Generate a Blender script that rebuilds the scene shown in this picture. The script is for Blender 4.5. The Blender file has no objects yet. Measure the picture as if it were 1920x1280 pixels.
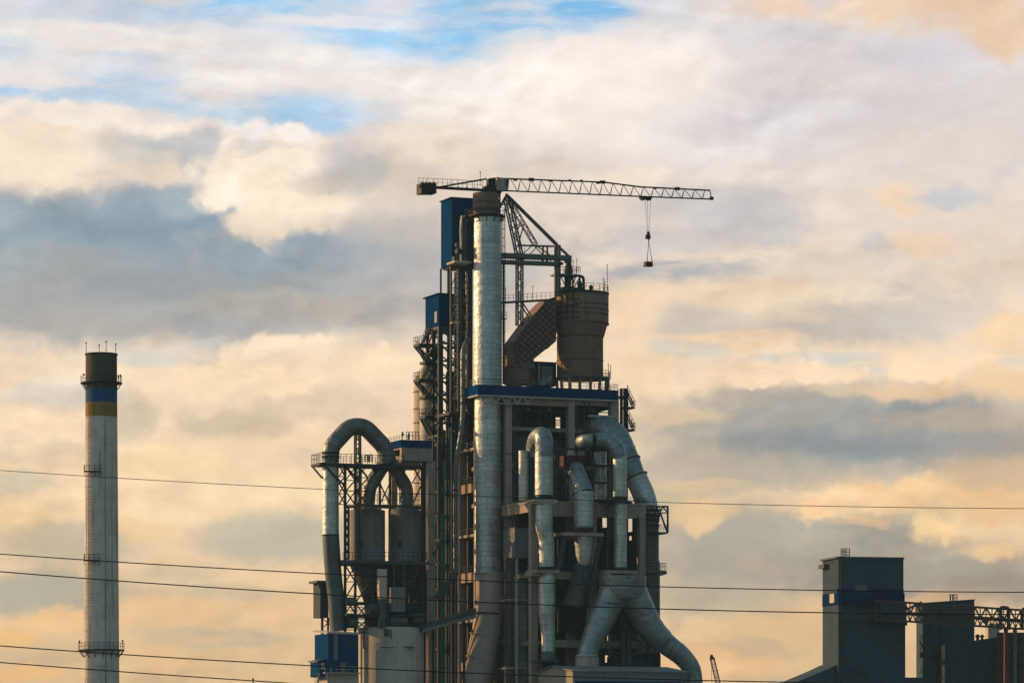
import bpy, math, random
from mathutils import Vector
random.seed(7)
scene = bpy.context.scene
R = math.radians
K = 7000.0            # sky and layout unit: milli-tangents of the view
HZ = 1450.0           # level line of the horizon in that unit
CAMZ = 2.0

def lin(c):
    out = []
    for x in c[:3]:
        x = x / 255.0
        out.append(x / 12.92 if x <= 0.04045 else ((x + 0.055) / 1.055) ** 2.4)
    return (out[0], out[1], out[2], 1.0)

# ------------------------------------------------------------------ sky
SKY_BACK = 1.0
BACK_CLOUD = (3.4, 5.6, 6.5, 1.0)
SUN_EL, SUN_AZ = 18.0, -68.0     # azimuth clockwise from the viewing direction (+Y)
world = bpy.data.worlds.new('World')
scene.world = world
world.use_nodes = True
wt = world.node_tree
wt.nodes.clear()
class G:
    """tiny expression helper for shader nodes"""
    def __init__(s, tree): s.t = tree
    def put(s, sock, v):
        if isinstance(v, bpy.types.NodeSocket): s.t.links.new(v, sock)
        else: sock.default_value = v
    def m(s, op, a, b=None, c=None, clamp=False):
        n = s.t.nodes.new('ShaderNodeMath'); n.operation = op; n.use_clamp = clamp
        s.put(n.inputs[0], a)
        if b is not None: s.put(n.inputs[1], b)
        if c is not None: s.put(n.inputs[2], c)
        return n.outputs[0]
    def v(s, op, a, b=None):
        n = s.t.nodes.new('ShaderNodeVectorMath'); n.operation = op
        s.put(n.inputs[0], a)
        if b is not None:
            if op == 'SCALE': s.put(n.inputs['Scale'], b)
            else: s.put(n.inputs[1], b)
        return n.outputs['Value'] if op in ('LENGTH', 'DOT_PRODUCT') else n.outputs[0]
    def noise(s, vec, scale, detail=4.0, rough=0.55, col=False, dist=0.0):
        n = s.t.nodes.new('ShaderNodeTexNoise'); n.noise_dimensions = '3D'
        s.put(n.inputs['Vector'], vec); n.inputs['Scale'].default_value = scale
        n.inputs['Detail'].default_value = detail; n.inputs['Roughness'].default_value = rough
        n.inputs['Distortion'].default_value = dist
        return n.outputs['Color'] if col else n.outputs[0]
    def ramp(s, x, a, b, c=0.0, d=1.0, smooth=True):
        n = s.t.nodes.new('ShaderNodeMapRange')
        n.interpolation_type = 'SMOOTHSTEP' if smooth else 'LINEAR'
        s.put(n.inputs['Value'], x)
        n.inputs['From Min'].default_value = a; n.inputs['From Max'].default_value = b
        n.inputs['To Min'].default_value = c; n.inputs['To Max'].default_value = d
        return n.outputs[0]
    def mix(s, f, a, b, mode='MIX'):
        n = s.t.nodes.new('ShaderNodeMix'); n.data_type = 'RGBA'; n.blend_type = mode
        s.put(n.inputs[0], f); s.put(n.inputs[6], a); s.put(n.inputs[7], b)
        return n.outputs[2]
    def cramp(s, x, stops):
        n = s.t.nodes.new('ShaderNodeValToRGB'); e = n.color_ramp.elements
        while len(e) < len(stops): e.new(0.5)
        for k, (p, c) in enumerate(stops): e[k].position = p; e[k].color = c
        s.put(n.inputs[0], x)
        return n.outputs[0]
    def xyz(s, x, y, z=0.0):
        n = s.t.nodes.new('ShaderNodeCombineXYZ')
        s.put(n.inputs[0], x); s.put(n.inputs[1], y); s.put(n.inputs[2], z)
        return n.outputs[0]
    def sep(s, v):
        n = s.t.nodes.new('ShaderNodeSeparateXYZ'); s.put(n.inputs[0], v); return n.outputs
g = G(wt)
tc = wt.nodes.new('ShaderNodeTexCoord')
D = g.sep(tc.outputs['Generated'])
az = g.m('MULTIPLY', g.m('ARCTAN2', D[0], D[1]), K)          # azimuth from +Y
el = g.m('MULTIPLY', g.m('ARCSINE', D[2]), K)                # elevation
P = g.xyz(az, el, 0.0)
def sky_pt(x, y):
    return (K * math.atan((x - 960) / K), K * math.atan((HZ - y) / K), 0.0)
cen = lambda n, a: g.v('MULTIPLY', g.v('SUBTRACT', n, (0.5, 0.5, 0.5)), a)
# billowing warp, soft streaky warp
nA = g.noise(P, 1 / 120.0, 6.0, 0.6, True)
nB = g.noise(g.v('MULTIPLY', P, (0.35, 1.0, 1.0)), 1 / 90.0, 5.0, 0.62, True)
W1 = g.v('ADD', P, cen(nA, (120, 95, 0)))
W2 = g.v('ADD', P, cen(nB, (200, 70, 0)))
W3 = g.v('ADD', g.v('ADD', P, cen(nA, (120, 70, 0))), cen(nB, (120, 45, 0)))
# general tone by height
elr = g.ramp(el, 0.0, 1450.0, 0.0, 1.0, False)
yy = lambda y: (HZ - y) / 1450.0
col = g.cramp(elr, [(0.0, lin((222, 170, 112))), (yy(1280), lin((236, 193, 136))), (yy(1100), lin((243, 208, 160))),
                    (yy(900), lin((249, 219, 174))), (yy(650), lin((246, 222, 188))), (yy(400), lin((233, 219, 200))),
                    (yy(150), lin((233, 226, 216))), (1.0, lin((222, 226, 226)))])
def voro(vec, scale):
    n = wt.nodes.new('ShaderNodeTexVoronoi'); n.feature = 'SMOOTH_F1'; wt.links.new(vec, n.inputs['Vector'])
    n.inputs['Scale'].default_value = scale; n.inputs['Detail'].default_value = 1.6; n.inputs['Roughness'].default_value = 0.5
    n.inputs['Smoothness'].default_value = 0.5
    return n.outputs['Distance']
puff = g.m('SUBTRACT', voro(g.v('ADD', P, cen(nA, (60, 60, 0))), 1 / 64.0), 0.42)
# billows catching and losing the light all over the cover
shade_c = g.cramp(elr, [(0.0, lin((196, 170, 130))), (yy(1280), lin((196, 174, 136))), (yy(1000), lin((190, 180, 152))), (yy(700), lin((196, 186, 166))), (yy(450), lin((176, 178, 176))), (yy(150), lin((206, 212, 216)))])
lit_c = g.cramp(elr, [(0.0, lin((250, 200, 135))), (yy(1280), lin((254, 208, 142))), (yy(1000), lin((255, 222, 166))), (yy(700), lin((255, 230, 190))), (yy(450), lin((250, 230, 205))), (yy(150), lin((252, 243, 230)))])
b1 = g.noise(g.v('MULTIPLY', W1, (0.55, 1.0, 1.0)), 1 / 120.0, 5.0, 0.55)
b2 = g.noise(g.v('ADD', g.v('MULTIPLY', W3, (0.6, 1.0, 1.0)), (900.0, 300.0, 40.0)), 1 / 58.0, 5.0, 0.58)
bb = g.m('ADD', g.m('MULTIPLY', b1, 0.62), g.m('MULTIPLY', b2, 0.38))
col = g.mix(g.ramp(bb, 0.52, 0.66, 0.0, 0.38), col, shade_c)
col = g.mix(g.ramp(bb, 0.47, 0.33, 0.0, 0.42), col, lit_c)
#  x, y, rx, ry, colour, opacity, warp (1 billow, 2 streak, 3 both), softness (0 hard .. 1 soft)
SKY = [
 # high thin veil, blue gaps
 (560, 60, 620, 110, (222, 226, 228), .7, 2, 1),
 (1560, 190, 520, 190, (226, 219, 211), .8, 3, 1),
 (430, 5, 230, 45, (172, 206, 230), .9, 2, .9), (500, 8, 150, 28, (140, 200, 234), .85, 2, .8),
 (140, 22, 120, 28, (198, 214, 226), .8, 2, .9), (20, 90, 60, 45, (184, 206, 212), .8, 2, 1),
 (700, 62, 150, 36, (165, 207, 232), .9, 2, .9), (810, 92, 130, 40, (136, 196, 230), .9, 2, .8),
 (960, 32, 220, 46, (134, 195, 230), .85, 2, .8), (1130, 16, 80, 26, (120, 186, 226), .9, 2, .8),
 (235, 150, 110, 48, (184, 211, 230), .9, 2, .9), (50, 195, 120, 24, (166, 206, 230), .9, 2, .9),
 (260, 200, 130, 22, (184, 212, 230), .8, 2, .9), (560, 215, 190, 36, (178, 211, 232), .9, 2, .9),
 (600, 232, 110, 26, (166, 206, 232), .8, 2, .9), (420, 222, 120, 26, (190, 215, 228), .8, 2, .9),
 (90, 60, 130, 22, (243, 235, 222), .8, 2, .9),
 (260, 76, 260, 26, (245, 237, 223), .9, 2, .9), (520, 128, 300, 44, (245, 238, 225), .9, 2, .9),
 (640, 40, 160, 14, (240, 234, 226), .8, 2, .9), (300, 6, 80, 16, (240, 228, 214), .8, 2, .9), (120, 130, 120, 25, (232, 231, 224), .7, 2, .9),
 (1060, 185, 330, 105, (251, 241, 223), .95, 3, 1), (1160, 120, 190, 66, (252, 242, 227), .9, 3, .9),
 (800, 165, 220, 45, (243, 236, 224), .8, 2, 1), (980, 70, 60, 12, (232, 232, 228), .7, 2, 1),
 (1420, 25, 130, 40, (232, 214, 196), .8, 3, 1), (1450, 15, 80, 28, (244, 216, 184), .8, 3, .9),
 (1640, 18, 130, 42, (246, 216, 180), .85, 1, .9), (1830, 34, 170, 60, (240, 204, 160), .85, 1, .9), (1895, 80, 70, 66, (236, 200, 156), .8, 1, .9), (1760, 50, 60, 20, (226, 208, 190), .6, 3, 1), (1560, 40, 70, 20, (238, 216, 190), .6, 1, .9),
 (1720, 105, 130, 40, (222, 218, 220), .7, 3, .9), (1500, 60, 90, 26, (216, 214, 214), .6, 3, .9),
 (1500, 230, 300, 60, (222, 217, 213), .6, 3, 1), (1760, 290, 240, 60, (234, 222, 206), .7, 3, 1),
 # grey river under the cumulus
 (300, 520, 780, 150, (164, 172, 172), .98, 3, .8), (0, 430, 240, 90, (150, 167, 173), .9, 3, .9), (320, 420, 240, 70, (138, 160, 172), .9, 3, .9),
 (560, 475, 330, 62, (152, 167, 172), .85, 3, .9), (230, 585, 420, 60, (173, 173, 166), .7, 3, 1), (620, 590, 220, 50, (178, 172, 160), .6, 3, 1),
 (860, 520, 240, 110, (190, 184, 174), .75, 3, 1), (300, 540, 160, 34, (158, 164, 164), .6, 3, 1), (480, 575, 190, 26, (186, 181, 167), .7, 3, 1), (90, 500, 150, 26, (172, 176, 172), .6, 3, 1), (620, 520, 140, 24, (176, 178, 172), .6, 3, 1), (160, 610, 190, 30, (182, 178, 166), .7, 3, 1),
 # cumulus bank, upper left
 (90, 296, 290, 92, (250, 230, 202), 1, 1, .3), (300, 305, 130, 62, (240, 222, 196), .95, 1, .5), (40, 330, 190, 62, (254, 234, 204), .9, 1, .8),
 (170, 230, 150, 30, (255, 243, 224), .9, 1, .8), (20, 225, 120, 26, (254, 240, 218), .9, 1, .8), (330, 240, 90, 20, (252, 238, 216), .8, 1, .8),
 (265, 285, 130, 48, (196, 195, 186), .7, 1, .9), (320, 268, 90, 26, (182, 185, 182), .7, 1, .9), (240, 335, 120, 24, (228, 212, 186), .7, 1, .9),
 (810, 275, 130, 62, (249, 234, 210), .95, 1, .5), (860, 340, 230, 80, (236, 220, 196), .9, 1, .8), (715, 350, 140, 80, (224, 211, 190), .9, 1, .7), (372, 300, 46, 60, (196, 198, 194), .75, 1, .8), (320, 385, 70, 30, (170, 180, 182), .8, 1, .8),
 (470, 305, 112, 76, (252, 236, 210), 1, 1, .2), (552, 290, 100, 62, (250, 234, 208), .95, 1, .3), (470, 355, 140, 72, (254, 236, 206), 1, 1, .3),
 (570, 390, 150, 52, (252, 233, 203), .95, 1, .5), (490, 420, 90, 36, (248, 229, 200), .95, 1, .6),
 (470, 256, 66, 26, (255, 248, 234), 1, 1, .6), (555, 254, 46, 24, (255, 246, 230), 1, 1, .6), (420, 360, 70, 40, (255, 240, 214), .8, 1, .8),
 (665, 318, 90, 60, (190, 189, 183), .75, 1, .9), (482, 284, 60, 13, (206, 205, 196), .6, 3, 1), (600, 345, 90, 24, (214, 203, 184), .6, 1, .9),
 (780, 430, 200, 40, (208, 199, 184), .6, 3, 1), 
 # middle right, soft greys and a slate streak
 (1350, 385, 170, 46, (200, 197, 190), .8, 3, .9), (1420, 425, 140, 40, (202, 200, 194), .7, 3, .9), (1260, 450, 170, 40, (204, 201, 196), .7, 3, 1),
 (1280, 515, 150, 24, (158, 169, 174), .9, 2, .8), (1200, 530, 120, 24, (186, 186, 182), .7, 2, .9),
 (1180, 340, 120, 26, (250, 232, 204), .7, 1, .9), (1680, 375, 75, 42, (251, 223, 186), .85, 1, .7), (1765, 372, 80, 26, (202, 204, 204), .8, 1, .9),
 (1740, 470, 90, 34, (244, 216, 182), .8, 1, .7), (1640, 470, 50, 22, (204, 204, 200), .6, 1, .9), (1480, 330, 260, 30, (236, 222, 203), .6, 3, 1),
 (1860, 520, 140, 40, (226, 206, 182), .7, 1, .9), (1550, 505, 200, 36, (230, 214, 192), .6, 3, 1),
 (1190, 590, 150, 66, (249, 221, 180), .9, 3, .8), (1410, 560, 170, 42, (240, 215, 180), .85, 3, .8),
 (1310, 605, 110, 42, (204, 195, 178), .85, 3, .9), (1570, 612, 210, 46, (198, 189, 174), .9, 3, .8), (1380, 640, 120, 18, (248, 214, 168), .85, 2, .8),
 (1480, 600, 90, 22, (232, 207, 172), .6, 3, .9), (1750, 600, 130, 50, (214, 206, 192), .7, 3, 1), (1890, 628, 66, 48, (250, 217, 172), .95, 1, .6),
 (1280, 660, 110, 16, (206, 210, 198), .7, 2, .9), (1520, 672, 110, 11, (204, 213, 205), .7, 2, .9), (1590, 692, 80, 10, (206, 210, 200), .6, 2, .9), (1890, 684, 60, 9, (208, 211, 200), .5, 2, .9),
 # bright rims over the right-hand grey bank
 (1610, 812, 440, 100, (152, 156, 151), 1, 3, .95), (1430, 770, 230, 46, (176, 171, 158), .8, 3, .9), (1850, 850, 180, 50, (168, 160, 146), .7, 3, .9),
 (1480, 706, 230, 32, (254, 226, 186), 1, 1, .35), (1190, 690, 130, 56, (252, 224, 180), .9, 1, .8), (1740, 694, 150, 42, (255, 226, 184), 1, 1, .35),
 (1700, 738, 130, 24, (238, 205, 160), .8, 1, .8), (1890, 730, 110, 36, (248, 212, 164), .85, 1, .7), (1570, 735, 80, 14, (226, 202, 166), .7, 1, .9),
 (1250, 775, 90, 24, (228, 203, 162), .8, 3, .9), (1800, 790, 150, 22, (204, 182, 152), .5, 3, 1), (1550, 835, 260, 34, (144, 150, 148), .7, 3, 1),
 # lower right
 (1320, 885, 230, 52, (188, 178, 157), .8, 3, 1), (1480, 1045, 330, 84, (170, 163, 147), .85, 3, 1), (1850, 1100, 200, 60, (160, 150, 132), .7, 3, 1),
 (1420, 1010, 330, 80, (178, 172, 152), .9, 3, 1), (1240, 940, 120, 40, (206, 188, 152), .7, 3, .9), (1720, 1075, 300, 66, (166, 157, 140), .9, 3, 1),
 (1720, 928, 280, 46, (248, 208, 152), 1, 1, .45), (1880, 890, 130, 40, (214, 184, 144), .8, 3, .9), (1545, 948, 110, 38, (250, 211, 158), 1, 1, .4), (1840, 960, 140, 40, (240, 198, 142), .85, 1, .7),
 (1325, 962, 100, 38, (242, 206, 154), .95, 1, .5), (1290, 912, 90, 14, (236, 203, 152), .7, 2, .9), (1640, 1010, 110, 34, (160, 155, 141), .8, 1, .8),
 (1760, 1005, 84, 36, (255, 218, 158), 1, 1, .4), (1850, 1040, 86, 20, (246, 206, 152), .9, 1, .8), (1620, 985, 60, 16, (230, 192, 140), .7, 1, .8),
 (1500, 1180, 170, 70, (236, 197, 142), .9, 3, .8), (1340, 1120, 150, 46, (194, 182, 152), .85, 3, .9), (1350, 1240, 130, 36, (247, 197, 136), .85, 3, .8),
 (1420, 1210, 90, 20, (206, 180, 140), .6, 3, .9), (1740, 1125, 160, 26, (228, 184, 132), .8, 3, .9), (1880, 1110, 110, 36, (158, 146, 126), .7, 3, 1),
 # lower left, warm
 (560, 662, 180, 38, (254, 231, 194), 1, 1, .4), (440, 712, 220, 54, (254, 227, 184), .95, 1, .45), (700, 690, 130, 46, (253, 228, 186), .95, 1, .45), (60, 690, 160, 34, (246, 222, 186), .8, 1, .8),
 (285, 676, 80, 14, (214, 214, 200), .7, 2, .9), (380, 655, 60, 14, (214, 214, 202), .6, 2, .9), (100, 745, 150, 40, (214, 206, 188), .75, 3, .9), (240, 800, 80, 60, (208, 193, 164), .8, 1, .9),
 (440, 795, 150, 46, (214, 195, 162), .85, 1, .9), (620, 760, 130, 30, (226, 206, 172), .7, 1, .9), (120, 850, 110, 30, (226, 203, 164), .6, 1, .9), (330, 880, 130, 40, (252, 220, 168), .7, 3, .9),
 (500, 915, 190, 34, (254, 226, 178), .95, 1, .45), (200, 935, 120, 34, (254, 224, 176), .9, 1, .5), (40, 905, 70, 26, (208, 198, 170), .7, 1, .9), (40, 975, 70, 40, (252, 216, 158), .85, 1, .8), (580, 870, 60, 20, (222, 203, 168), .6, 1, .9),
 (540, 1005, 190, 58, (196, 189, 162), .9, 3, .8), (120, 1020, 160, 46, (202, 187, 156), .85, 3, .9), (260, 990, 70, 26, (246, 208, 150), .7, 1, .9),
 (80, 1110, 210, 50, (180, 175, 150), .9, 3, .8), (330, 1070, 120, 24, (212, 194, 154), .7, 3, .9), (420, 1110, 120, 20, (196, 184, 150), .7, 2, .9),
 (120, 1170, 170, 32, (250, 204, 140), .95, 1, .7), (20, 1195, 60, 22, (253, 200, 122), .9, 1, .8), (320, 1135, 160, 28, (247, 204, 146), .9, 1, .8), (520, 1140, 90, 30, (244, 202, 148), .8, 1, .8),
 (420, 1190, 160, 26, (206, 190, 152), .8, 2, .9), (90, 1230, 120, 22, (208, 182, 136), .7, 2, .9), (60, 1268, 100, 18, (250, 196, 124), .9, 1, .8), (350, 1230, 120, 26, (246, 200, 140), .7, 1, .9), (520, 1240, 110, 26, (240, 198, 144), .7, 1, .9),
]
streak = g.ramp(g.noise(g.v('MULTIPLY', W2, (0.22, 1.0, 1.0)), 1 / 34.0, 5.0, 0.6), 0.30, 0.62, 0.25, 1.0)
for (x, y, rx, ry, c, op, w, soft) in SKY:
    Wc = (None, W1, W2, W3)[w]
    q = g.v('LENGTH', g.v('MULTIPLY', g.v('SUBTRACT', Wc, sky_pt(x, y)), (1.0 / rx, 1.0 / ry, 0.0)))
    if w != 2: q = g.m('MULTIPLY_ADD', puff, (0.72 if soft < 0.5 else 0.5) if w == 1 else 0.22, q)
    s = 0.22 + 0.6 * soft
    mk = g.ramp(q, 1.0 + 0.42 * s, 1.0 - 0.62 * s, 0.0, op)
    if w == 2: mk = g.m('MULTIPLY', mk, streak)
    col = g.mix(mk, col, lin(c))
col = g.mix(g.ramp(bb, 0.52, 0.66, 0.0, 0.24), col, shade_c)
col = g.mix(g.ramp(bb, 0.47, 0.33, 0.0, 0.16), col, lit_c)
# relief: billows are brighter on the flank turned to the sun
def bill(v): return g.noise(g.v('MULTIPLY', v, (0.55, 1.0, 1.0)), 1 / 92.0, 5.0, 0.52)
W0 = g.v('ADD', P, cen(nA, (46, 36, 0)))
rel = g.m('SUBTRACT', bill(W0), bill(g.v('ADD', W0, (-20.0, 17.0, 0.0))))
rk = g.m('ADD', g.ramp(rel, 0.0, 0.17, 0.0, 0.13, False), g.ramp(rel, 0.0, -0.17, 0.0, -0.12, False))
rk = g.m('MULTIPLY', rk, g.ramp(g.noise(P, 1 / 330.0, 2.0, 0.5), 0.38, 0.60, 0.12, 1.0))
col = g.mix(1.0, col, g.xyz(g.m('ADD', 1.0, g.m('MULTIPLY', rk, 0.9)), g.m('ADD', 1.0, rk), g.m('ADD', 1.0, g.m('MULTIPLY', rk, 0.95))), 'MULTIPLY')
# fine cloud grain
f1 = g.noise(g.v('MULTIPLY', W3, (0.55, 1.0, 1.0)), 1 / 60.0, 7.0, 0.6)
f2 = g.noise(g.v('MULTIPLY', W2, (0.4, 1.0, 1.0)), 1 / 200.0, 5.0, 0.55)
k = g.m('ADD', g.m('MULTIPLY', g.m('SUBTRACT', f1, 0.5), 0.30), g.m('MULTIPLY', g.m('SUBTRACT', f2, 0.5), 0.42))
col = g.mix(1.0, col, g.xyz(g.m('ADD', 1.0, g.m('MULTIPLY', k, 0.9)), g.m('ADD', 0.985, k), g.m('ADD', 1.045, g.m('MULTIPLY', k, 1.15))), 'MULTIPLY')
sky = wt.nodes.new('ShaderNodeTexSky')
sky.sky_type = 'NISHITA'; sky.sun_disc = False
sky.sun_elevation = R(SUN_EL); sky.sun_rotation = R(SUN_AZ)
sky.dust_density = 2.0
# away from the bright evening side the cloud cover is duller and bluer
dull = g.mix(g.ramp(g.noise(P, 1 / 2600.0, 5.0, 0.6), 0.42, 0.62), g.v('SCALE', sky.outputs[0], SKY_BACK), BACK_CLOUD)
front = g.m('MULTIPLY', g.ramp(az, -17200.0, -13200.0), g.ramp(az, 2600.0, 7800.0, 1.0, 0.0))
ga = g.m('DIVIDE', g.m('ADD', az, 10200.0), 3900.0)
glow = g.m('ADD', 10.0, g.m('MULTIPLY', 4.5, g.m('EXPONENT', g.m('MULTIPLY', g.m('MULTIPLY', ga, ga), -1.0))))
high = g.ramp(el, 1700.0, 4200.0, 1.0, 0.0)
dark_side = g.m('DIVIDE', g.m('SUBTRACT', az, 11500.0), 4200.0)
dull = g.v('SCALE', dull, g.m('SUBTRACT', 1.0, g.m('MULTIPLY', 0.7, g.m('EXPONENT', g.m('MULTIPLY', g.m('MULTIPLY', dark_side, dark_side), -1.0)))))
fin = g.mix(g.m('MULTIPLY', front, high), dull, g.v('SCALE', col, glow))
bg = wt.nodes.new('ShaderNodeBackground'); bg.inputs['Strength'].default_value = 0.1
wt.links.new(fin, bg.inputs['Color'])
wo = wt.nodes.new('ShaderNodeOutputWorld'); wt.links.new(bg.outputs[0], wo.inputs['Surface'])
world.cycles.sampling_method = 'MANUAL'; world.cycles.sample_map_resolution = 512
# ------------------------------------------------------------------ layout frame
# The works stands square to itself and is turned YAW to the viewing direction:
# u runs along its front to the far end, v runs back from the front.
YAW = R(22.0)
CU, SU = math.cos(YAW), math.sin(YAW)
OX, OY = -6.4, 700.0
def uof(px, v):
    k = (px - 960.0) / K
    return (k * (OY + v * CU) - OX + v * SU) / (CU - k * SU)
def wxy(u, v): return (OX + u * CU - v * SU, OY + u * SU + v * CU)
def zof(py, y): return CAMZ + (HZ - py) / K * y
def zat(py, px, v):
    x, y = wxy(uof(px, v), v); return zof(py, y)
def F(px, py, v):
    x, y = wxy(uof(px, v), v); return Vector((x, y, zof(py, y)))
def U3(u, v, z):
    x, y = wxy(u, v); return Vector((x, y, z))
def Wd(px, py, y): return Vector(((px - 960.0) / K * y, y, zof(py, y)))
def mpp(px, v): return wxy(uof(px, v), v)[1] / K        # metres per layout unit there
EU, EV, EZ = Vector((CU, SU, 0)), Vector((-SU, CU, 0)), Vector((0, 0, 1))

# ------------------------------------------------------------------ mesh builder
class MB:
    def __init__(s): s.V = []; s.Fc = []; s.S = []; s.T = []
    def quad(s, ps, smooth=False, uv=None):
        b = len(s.V); s.V += [Vector(p) for p in ps]; s.Fc.append(tuple(range(b, b + len(ps)))); s.S.append(smooth)
        if uv is None:
            e = (Vector(ps[1]) - Vector(ps[0])); L = e.length or 1.0; e = e / L
            n = e.cross(Vector(ps[-1]) - Vector(ps[0])); n = n.normalized() if n.length > 1e-9 else EZ
            f = n.cross(e)
            uv = [((Vector(p) - Vector(ps[0])).dot(e), (Vector(p) - Vector(ps[0])).dot(f)) for p in ps]
        s.T.append(uv)
    def hexa(s, p):       # 8 points: bottom ring 0-3, top ring 4-7 (counter-clockwise from above)
        for q in ((0, 1, 5, 4), (1, 2, 6, 5), (2, 3, 7, 6), (3, 0, 4, 7), (4, 5, 6, 7), (3, 2, 1, 0)):
            s.quad([p[i] for i in q])
    def ub(s, u0, u1, v0, v1, z0, z1):
        s.hexa([U3(u0, v0, z0), U3(u1, v0, z0), U3(u1, v1, z0), U3(u0, v1, z0),
                U3(u0, v0, z1), U3(u1, v0, z1), U3(u1, v1, z1), U3(u0, v1, z1)])
    def fb(s, x0, x1, y0, y1, v0, v1, zx=None):    # front face x0..x1, top y0, bottom y1 at depth v0
        zx = x0 if zx is None else zx
        s.ub(uof(x0, v0), uof(x1, v0), v0, v1, zat(y1, zx, v0), zat(y0, zx, v0))
    def box(s, c, hx, hy, hz, yaw=0.0):
        a = Vector((math.cos(yaw), math.sin(yaw), 0)) * hx; b = Vector((-math.sin(yaw), math.cos(yaw), 0)) * hy; h = EZ * hz; c = Vector(c)
        s.hexa([c - a - b - h, c + a - b - h, c + a + b - h, c - a + b - h, c - a - b + h, c + a - b + h, c + a + b + h, c - a + b + h])
    def bar(s, p, q, w, h=None, up=None):
        p, q = Vector(p), Vector(q); h = h or w
        d = q - p
        if d.length < 1e-6: return
        d.normalize(); up = Vector(up) if up else (EZ if abs(d.z) < 0.9 else EV)
        a = d.cross(up).normalized() * (w / 2); b = a.cross(d).normalized() * (h / 2)
        s.hexa([p - a - b, p + a - b, q + a - b, q - a - b, p - a + b, p + a + b, q + a + b, q - a + b])
    def tube(s, pts, rad, n=20, caps=True, uo=0.0):
        pts = [Vector(p) for p in pts]; m = len(pts)
        rad = rad if isinstance(rad, (list, tuple)) else [rad] * m
        t = (pts[1] - pts[0]).normalized()
        a = t.cross(EV); a = a.normalized() if a.length > 0.05 else t.cross(EU).normalized()
        rings = []; L = 0.0; Ls = []
        for i in range(m):
            if i: L += (pts[i] - pts[i - 1]).length
            Ls.append(L)
            tt = (pts[min(i + 1, m - 1)] - pts[max(i - 1, 0)]).normalized()
            a = (a - tt * a.dot(tt)).normalized(); b = tt.cross(a)
            rings.append([pts[i] + (a * math.cos(2 * math.pi * k / n) + b * math.sin(2 * math.pi * k / n)) * rad[i] for k in range(n)])
        base = len(s.V)
        for r in rings: s.V += r
        rm = max(rad)
        for i in range(m - 1):
            for k in range(n):
                k2 = (k + 1) % n
                s.Fc.append((base + i * n + k, base + i * n + k2, base + (i + 1) * n + k2, base + (i + 1) * n + k)); s.S.append(True)
                u0, u1 = 2 * math.pi * rm * k / n + uo, 2 * math.pi * rm * (k + 1) / n + uo
                s.T.append([(u0, Ls[i]), (u1, Ls[i]), (u1, Ls[i + 1]), (u0, Ls[i + 1])])
        if caps:
            s.quad([p for p in reversed(rings[0])]); s.quad(rings[-1])
    def lathe(s, c, prof, n=40, uo=0.0, a0=0.0):     # prof: (r, z) from the bottom up, absolute z
        c = Vector((c[0], c[1], 0)); base = len(s.V); m = len(prof); L = 0.0
        rm = max(r for r, z in prof)
        Ls = [0.0]
        for i in range(1, m): Ls.append(Ls[-1] + math.hypot(prof[i][0] - prof[i - 1][0], prof[i][1] - prof[i - 1][1]))
        for i, (r, z) in enumerate(prof):
            for k in range(n):
                t = 2 * math.pi * k / n + a0
                s.V.append(c + Vector((r * math.cos(t), r * math.sin(t), z)))
        z0 = prof[0][1]
        for i in range(m - 1):
            flat = abs(prof[i][1] - prof[i + 1][1]) < 1e-6
            for k in range(n):
                k2 = (k + 1) % n
                s.Fc.append((base + i * n + k, base + i * n + k2, base + (i + 1) * n + k2, base + (i + 1) * n + k)); s.S.append(not flat)
                u0, u1 = 2 * math.pi * rm * k / n + uo, 2 * math.pi * rm * (k + 1) / n + uo
                s.T.append([(u0, Ls[i]), (u1, Ls[i]), (u1, Ls[i + 1]), (u0, Ls[i + 1])])
        if prof[0][0] > 1e-6: s.quad([c + Vector((prof[0][0] * math.cos(-2 * math.pi * k / n + a0), prof[0][0] * math.sin(-2 * math.pi * k / n + a0), prof[0][1])) for k in range(n)])
        if prof[-1][0] > 1e-6: s.quad([c + Vector((prof[-1][0] * math.cos(2 * math.pi * k / n + a0), prof[-1][0] * math.sin(2 * math.pi * k / n + a0), prof[-1][1])) for k in range(n)])
    def disc(s, p, d, r, t, n=24):                 # short cylinder (flange) centred on p, axis d
        d = Vector(d).normalized(); s.tube([Vector(p) - d * t / 2, Vector(p) + d * t / 2], r, n)
    def rail(s, pts, h=1.1, step=1.5, w=0.075, mid=True):
        pts = [Vector(p) for p in pts]
        for a, b in zip(pts, pts[1:]):
            n = max(1, round((b - a).length / step))
            for i in range(n + 1):
                p = a.lerp(b, i / n); s.bar(p, p + EZ * h, w)
            s.bar(a + EZ * h, b + EZ * h, w)
            if mid: s.bar(a + EZ * h * .52, b + EZ * h * .52, w * .8)
    def ladder(s, p, q, w=0.5, out=None, cage=0.0, ax=None, t=0.07, rung=0.9):
        p, q = Vector(p), Vector(q); ax = (ax or EU) * (w / 2)
        s.bar(p - ax, q - ax, t); s.bar(p + ax, q + ax, t)
        L = (q - p).length; n = max(2, int(L / rung))
        for i in range(n + 1):
            c = p.lerp(q, i / n); s.bar(c - ax, c + ax, t * .8)
            if cage and i % 2 == 0:
                o = Vector(out) * cage
                s.bar(c - ax, c - ax * 1.4 + o, t * .7); s.bar(c + ax, c + ax * 1.4 + o, t * .7); s.bar(c - ax * 1.4 + o, c + ax * 1.4 + o, t * .7)
        if cage:
            o = Vector(out) * cage
            for k in (-1.4, 0, 1.4): s.bar(p + ax * k + o, q + ax * k + o, t * .7)
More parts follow.
